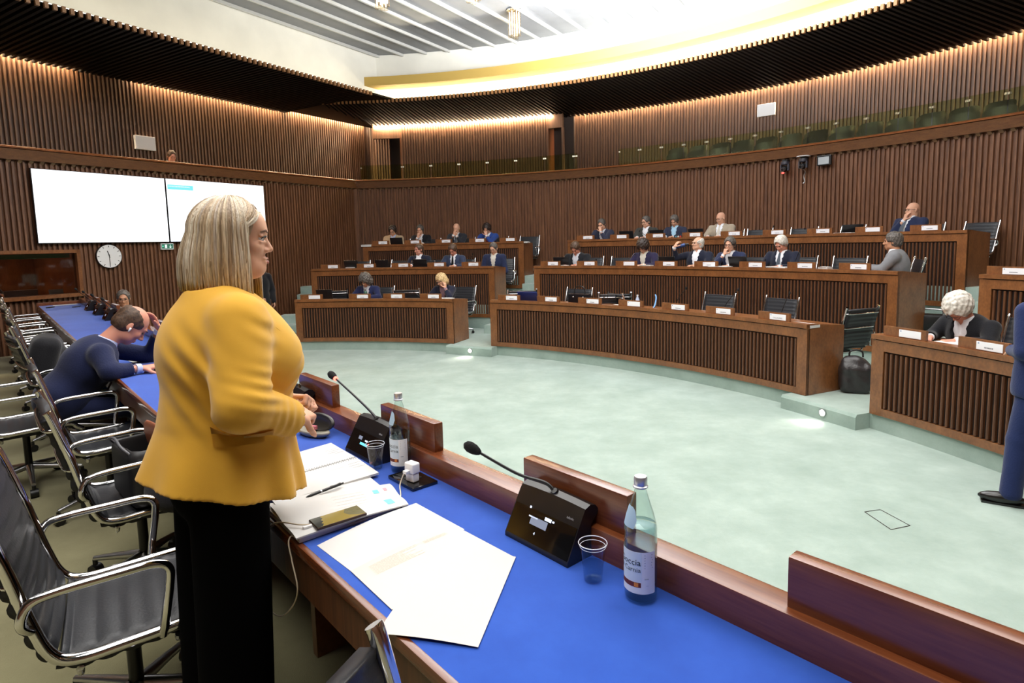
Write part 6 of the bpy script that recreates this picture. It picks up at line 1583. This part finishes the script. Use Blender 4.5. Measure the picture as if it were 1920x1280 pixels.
# ------------------------------------------------------------------ things on the curved desks
def dM(k, a, dr, turn=0, dz=0.0): return Matrix.Translation(pol(RR[k] + dr, a, TT[k] - .045 + dz)) @ RZ(az(a + 180) + R(turn))
M_LAP = flat('laptop_black', '#16171a', .35); M_LAPG = flat('laptop_grey', '#6c7078', .35, .5); M_SCB = flat('laptop_screen_blue', '#1c2f6e', .3)
GL = 'laptops on the curved desks'
def laptop(k, a, dr, turn, label, mat=None, h=.21, w=.32, tilt=18, back=None):
    t = put(thing('laptop', label, 'laptop', group=GL), dM(k, a, dr, turn))
    obj('base', bbox(-w / 2, -.20, 0, w / 2, .02, .014, bev=.003), mat or M_LAP, t, auto=40)
    obj('display', bbox(-w / 2, -.006, 0, w / 2, .006, h, bev=.002, M=T(0, .02, .012) @ RX(R(-tilt))), back or mat or M_LAP, t, auto=40)
for x in ((3, 6.5, .30, 0, 'black laptop of the man in beige jacket, back row'), (2, 12.5, .26, 0, 'black laptop of the man with open white shirt, second row'), (2, 3.7, .3, 0, 'wide black laptop at the left end of the second row'), (2, 7.5, .34, 0, 'black laptop beside the crossbar chair, second row left block'),
          (1, 4.1, .36, 0, 'black laptop at the left end of the front row'), (2, 30.0, .34, 6, 'black laptop left of the bearded man'), (3, 33.7, .28, 0, 'black laptop of the man with glasses and grey jacket'), (3, 36.9, .30, 0, 'black laptop of the person with the lanyard'),
          (3, 40.9, .30, 0, 'black laptop left of the bald man in light jacket'), (2, 42.3, .30, 0, 'black laptop left of the man drinking'), (2, 49.4, .32, 0, 'dark grey laptop right of the smiling man')):
    laptop(*x)
laptop(1, 31.9, .30, 10, 'open grey laptop with blue back tilted at the left end of the middle front row', M_LAPG, h=.2, w=.36, back=M_SCB, tilt=30)
laptop(3, 54.4, .36, 20, 'dark laptop beside loose papers in the back row', tilt=35)
GM = 'gooseneck microphones on the curved desks'
def dmic(k, a, label, dx=.14, dy=.02, hgt=.22):
    t = put(thing('desk_microphone', label, 'microphone', group=GM), dM(k, a, .24))
    obj('foot', bbox(-.05, -.05, 0, .05, .05, .03, bev=.008), M_BLACK, t, auto=40)
    P_ = smoothpath([(0, 0, .03), (dx * .3, dy, hgt * .5), (dx, dy, hgt)], 5); bm = BM(); tube(bm, P_, .005, 6); obj('gooseneck', bm, M_BLACK, t, smooth=True)
    bm = BM(); uvsphere(bm, P_[-1], .013, 8, (1, 1, 1.6)); obj('foam_head', bm, M_FOAM, t, smooth=True)
ords = 'first second third fourth fifth sixth seventh eighth ninth'.split()
mics = {1: [(17.4, .16, .16), (35.1, -.1, .30), (40.0, -.33, .16), (50.1, -.2, .34), (55.3, -.24, .36), (61.0, -.12, .36)], 2: [(18.6, -.1, .30), (33.8, -.1, .16), (37.6, -.22, .26), (50.4, -.3, .16), (54.6, -.1, .34)], 3: [(36.0, .2, .2), (47.7, -.1, .20), (51.2, .08, .14)]}
for k, L in mics.items():
    for i, (a, dx, hg) in enumerate(L): dmic(k, a, '%s thin black gooseneck microphone from the left in the %s row' % (ords[i], {1: 'front', 2: 'second', 3: 'back'}[k]), dx, 0, hg)
GPp = 'loose papers on the curved desks'
def dpaper(k, a, dr, w, d, label, th=.006, mat=None, turn=0):
    t = put(thing('paper_sheets', label, 'papers', group=GPp), dM(k, a, dr, turn)); bm = bbox(-w / 2, -d / 2, 0, w / 2, d / 2, th)
    o = obj('sheets', bm, mat or M_PAPERW, t)
    bm = BM(); box(bm, -w / 2 + .02, -d / 2 + .01, th, w / 2 - .015, d / 2 + .01, th + .004, M=RZ(R(6))); obj('top_sheet', bm, mat or M_PAPERW, t)
for x in ((1, 62.6 + 1.0, .12, .34, .16, 'white papers at the right end of the middle front row', .03), (1, 44.0, .2, .30, .2, 'flat papers left of the turned chairs in the front row', .03), (1, 20.6, .2, .34, .22, 'papers in front of the blonde woman', .04),
          (3, 22.0, .12, .3, .2, 'papers at the right end of the left back row', .03), (2, 3.6, .3, .2, .2, 'papers beside the wide laptop at the left end of the second row', .06), (3, 54.3, .12, .3, .2, 'stack of papers by the tilted back row chair', .05),
          (2, 48.2, .1, .34, .2, 'papers in front of the smiling man', .05), (2, 53.2, .2, .4, .24, 'papers in front of the silver haired man', .05), (1, 74.6, .22, .3, .2, 'papers under the hands of the white haired man', .04), (2, 57.5, .15, .14, .14, 'crumpled white tissue on the second row desk', .07),
          (2, 39.9, .3, .22, .16, 'pale papers right of the purple suited man', .05), (3, 3.2, .06, .26, .16, 'white roll of papers at the far left end of the back row', .05), (2, 30.7, .14, .2, .12, 'white papers before the bearded man', .05)):
    dpaper(*x)
def small(name, cat, label, M, parts, group=None):
    t = put(thing(name, label, cat, group=group), M)
    for nm, bm, mt in parts: obj(nm, bm, mt, t, smooth=True, auto=40)
    return t
bm = BM(); lathe(bm, [(0, 0), (.033, 0), (.035, .01), (.035, .15), (.028, .18), (.016, .19), (0, .19)], 16); bm2 = BM(); lathe(bm2, [(0, .19), (.018, .19), (.02, .2), (.018, .225), (0, .23)], 14)
small('thermos_bottle', 'bottle', 'green thermos bottle standing beside the curly haired woman', dM(1, 10.0, .16), [('body', bm, flat('thermos_green', '#31584a', .35)), ('cap', bm2, M_SATIN)])
bm = BM(); lathe(bm, [(0, 0), (.03, 0), (.032, .01), (.03, .06), (.032, .11), (.028, .15), (.013, .185), (.013, .2), (0, .2)], 16); bm2 = BM(); lathe(bm2, [(0, .2), (.015, .2), (.015, .215), (0, .215)], 12)
small('plastic_bottle', 'bottle', 'small clear plastic water bottle in the front row beside a blue strap', dM(1, 46.3, .14), [('body', bm, flat('plastic_pale', '#b9c6de', .15)), ('cap', bm2, M_WHITE)])
# the bottle of the drinking man
H_ = pol(RR[2] + .86, 43.9, 0); dr_ = Vector((-math.cos(R(43.9)), math.sin(R(43.9)), 0)); inn_ = Vector((-math.sin(R(43.9)), -math.cos(R(43.9)), 0))
b0 = H_ + dr_ * .30 + inn_ * .30 + Vector((0, 0, 1.82)); b1 = H_ + dr_ * .09 + inn_ * .21 + Vector((0, 0, 1.87)); d = (b1 - b0).normalized()
t = thing('drinking_bottle', 'blue metal drinking bottle tipped to the lips of a second row man', 'bottle'); bm = BM(); tube(bm, [b0, b0 + d * .005, b0 + d * .17], [.03, .036, .036], 14); obj('body', bm, flat('bottle_blue', '#2b4275', .3, .3), t, smooth=True, auto=40)
bm = BM(); tube(bm, [b0 + d * .17, b0 + d * .19, b1], [.034, .022, .018], 12); obj('neck', bm, M_BLACK, t, smooth=True, auto=40); bm = BM(); tube(bm, [b0 - d * .003, b0], .028, 14); obj('base', bm, M_WHITE, t, smooth=True, auto=40)
# handbag in the front row, blue strap on a chair, backpack on the step, small camera gear
hb = put(thing('handbag', 'structured black handbag with silver studs on the front row desk', 'handbag'), dM(1, 38.4, .32))
obj('bag_body', bbox(-.19, -.07, 0, .19, .07, .17, bev=.015), flat('handbag_black', '#121216', .3, coat=.4), hb, auto=40)
bm = BM(); tube(bm, smoothpath([(-.1, 0, .165), (-.09, 0, .26), (0, 0, .30), (.09, 0, .26), (.1, 0, .165)], 6), .008, 8); obj('handle', bm, M_BLACK, hb, smooth=True)
for x in (-.10, .09): bm = BM(); uvsphere(bm, (x, .073, .12), .012, 10, (1.3, .5, 1)); obj('stud', bm, M_CHROME, hb, smooth=True)
bm = BM(); P_ = smoothpath([pol(RR[1] + .55, 46.6, 1.12), pol(RR[1] + .5, 46.9, 1.08), pol(RR[1] + .42, 47.1, .98), pol(RR[1] + .35, 47.2, .94)], 5); tube(bm, P_, .012, 6); tag(obj('blue_strap', bm, flat('strap_blue', '#6fa2dc', .6), smooth=True), 'light blue strap hanging beside the plastic water bottle', 'strap')
bp = thing('backpack', 'black leather backpack standing on the green step beside the front row desk', 'backpack', (3.93, 6.80, .16), R(-20))
f = Field([-.26, -.2, 0], [.26, .22, .56], .009); f.box([0, 0, .18], [.17, .10, .18], rot(6, 0, 0), .08, 0); f.ell([-.02, .0, .34], [.13, .085, .10], None, .05); n_ = vnoise(12, 34); n3_ = vnoise(13, 80); f.disp(lambda X, Y, Z: n_(X, Y, Z) * .012 + n3_(X, Y, Z) * .004); f.plane([0, 0, .003], [0, 0, -1]); sdf_obj('bag_body', f, flat('leather_dark', '#2f2c2d', .3, noise=.15, scale=14, bump=.3, bscale=60), bp)
bm = BM(); tube(bm, smoothpath([(-.07, 0, .42), (-.06, 0, .48), (0, 0, .50), (.06, 0, .48), (.07, 0, .42)], 5), .010, 6); obj('handle', bm, M_BLACK, bp, smooth=True)
for x in (-.08, .1): bm = BM(); tube(bm, smoothpath([(x, .07, .38), (x, .16, .25), (x, .17, .10), (x, .11, .03)], 5), .012, 6); obj('strap', bm, M_BLACK, bp, smooth=True)
bm = BM(); tube(bm, smoothpath([(.15, -.02, .16), (.22, -.02, .18), (.24, -.02, .12), (.20, -.02, .06), (.15, -.02, .06)], 5), .009, 6); obj('side_strap', bm, M_BLACK, bp, smooth=True)
t = put(thing('video_recorder', 'small dark gadget with red and blue dials on the back row desk', 'device'), dM(3, 39.5, .10)); obj('body', bbox(-.1, -.03, 0, .1, .03, .09, bev=.01), M_BLACK, t, auto=40)
for x, c in ((-.05, '#c84040'), (.0, '#c9c9cc'), (.05, '#4a86a0')): bm = BM(); tube(bm, [(x, .03, .06), (x, .045, .06)], .018, 12); obj('dial', bm, flat('dial_' + c[1:3], c, .3), t, smooth=True, auto=40)
tc_ = thing('trolley_case', 'black case with a pale arched handle behind the end of the second row desk', 'case', (5.62, 8.02, .67), R(-40))
obj('case_body', bbox(-.16, -.10, 0, .16, .10, .22, bev=.04), M_BLACK, tc_, auto=40)
bm = BM(); tube(bm, smoothpath([(-.13, 0, .2), (-.13, 0, .27), (0, 0, .285), (.13, 0, .27), (.13, 0, .2)], 5), .012, 8); obj('handle', bm, M_SATIN, tc_, smooth=True)
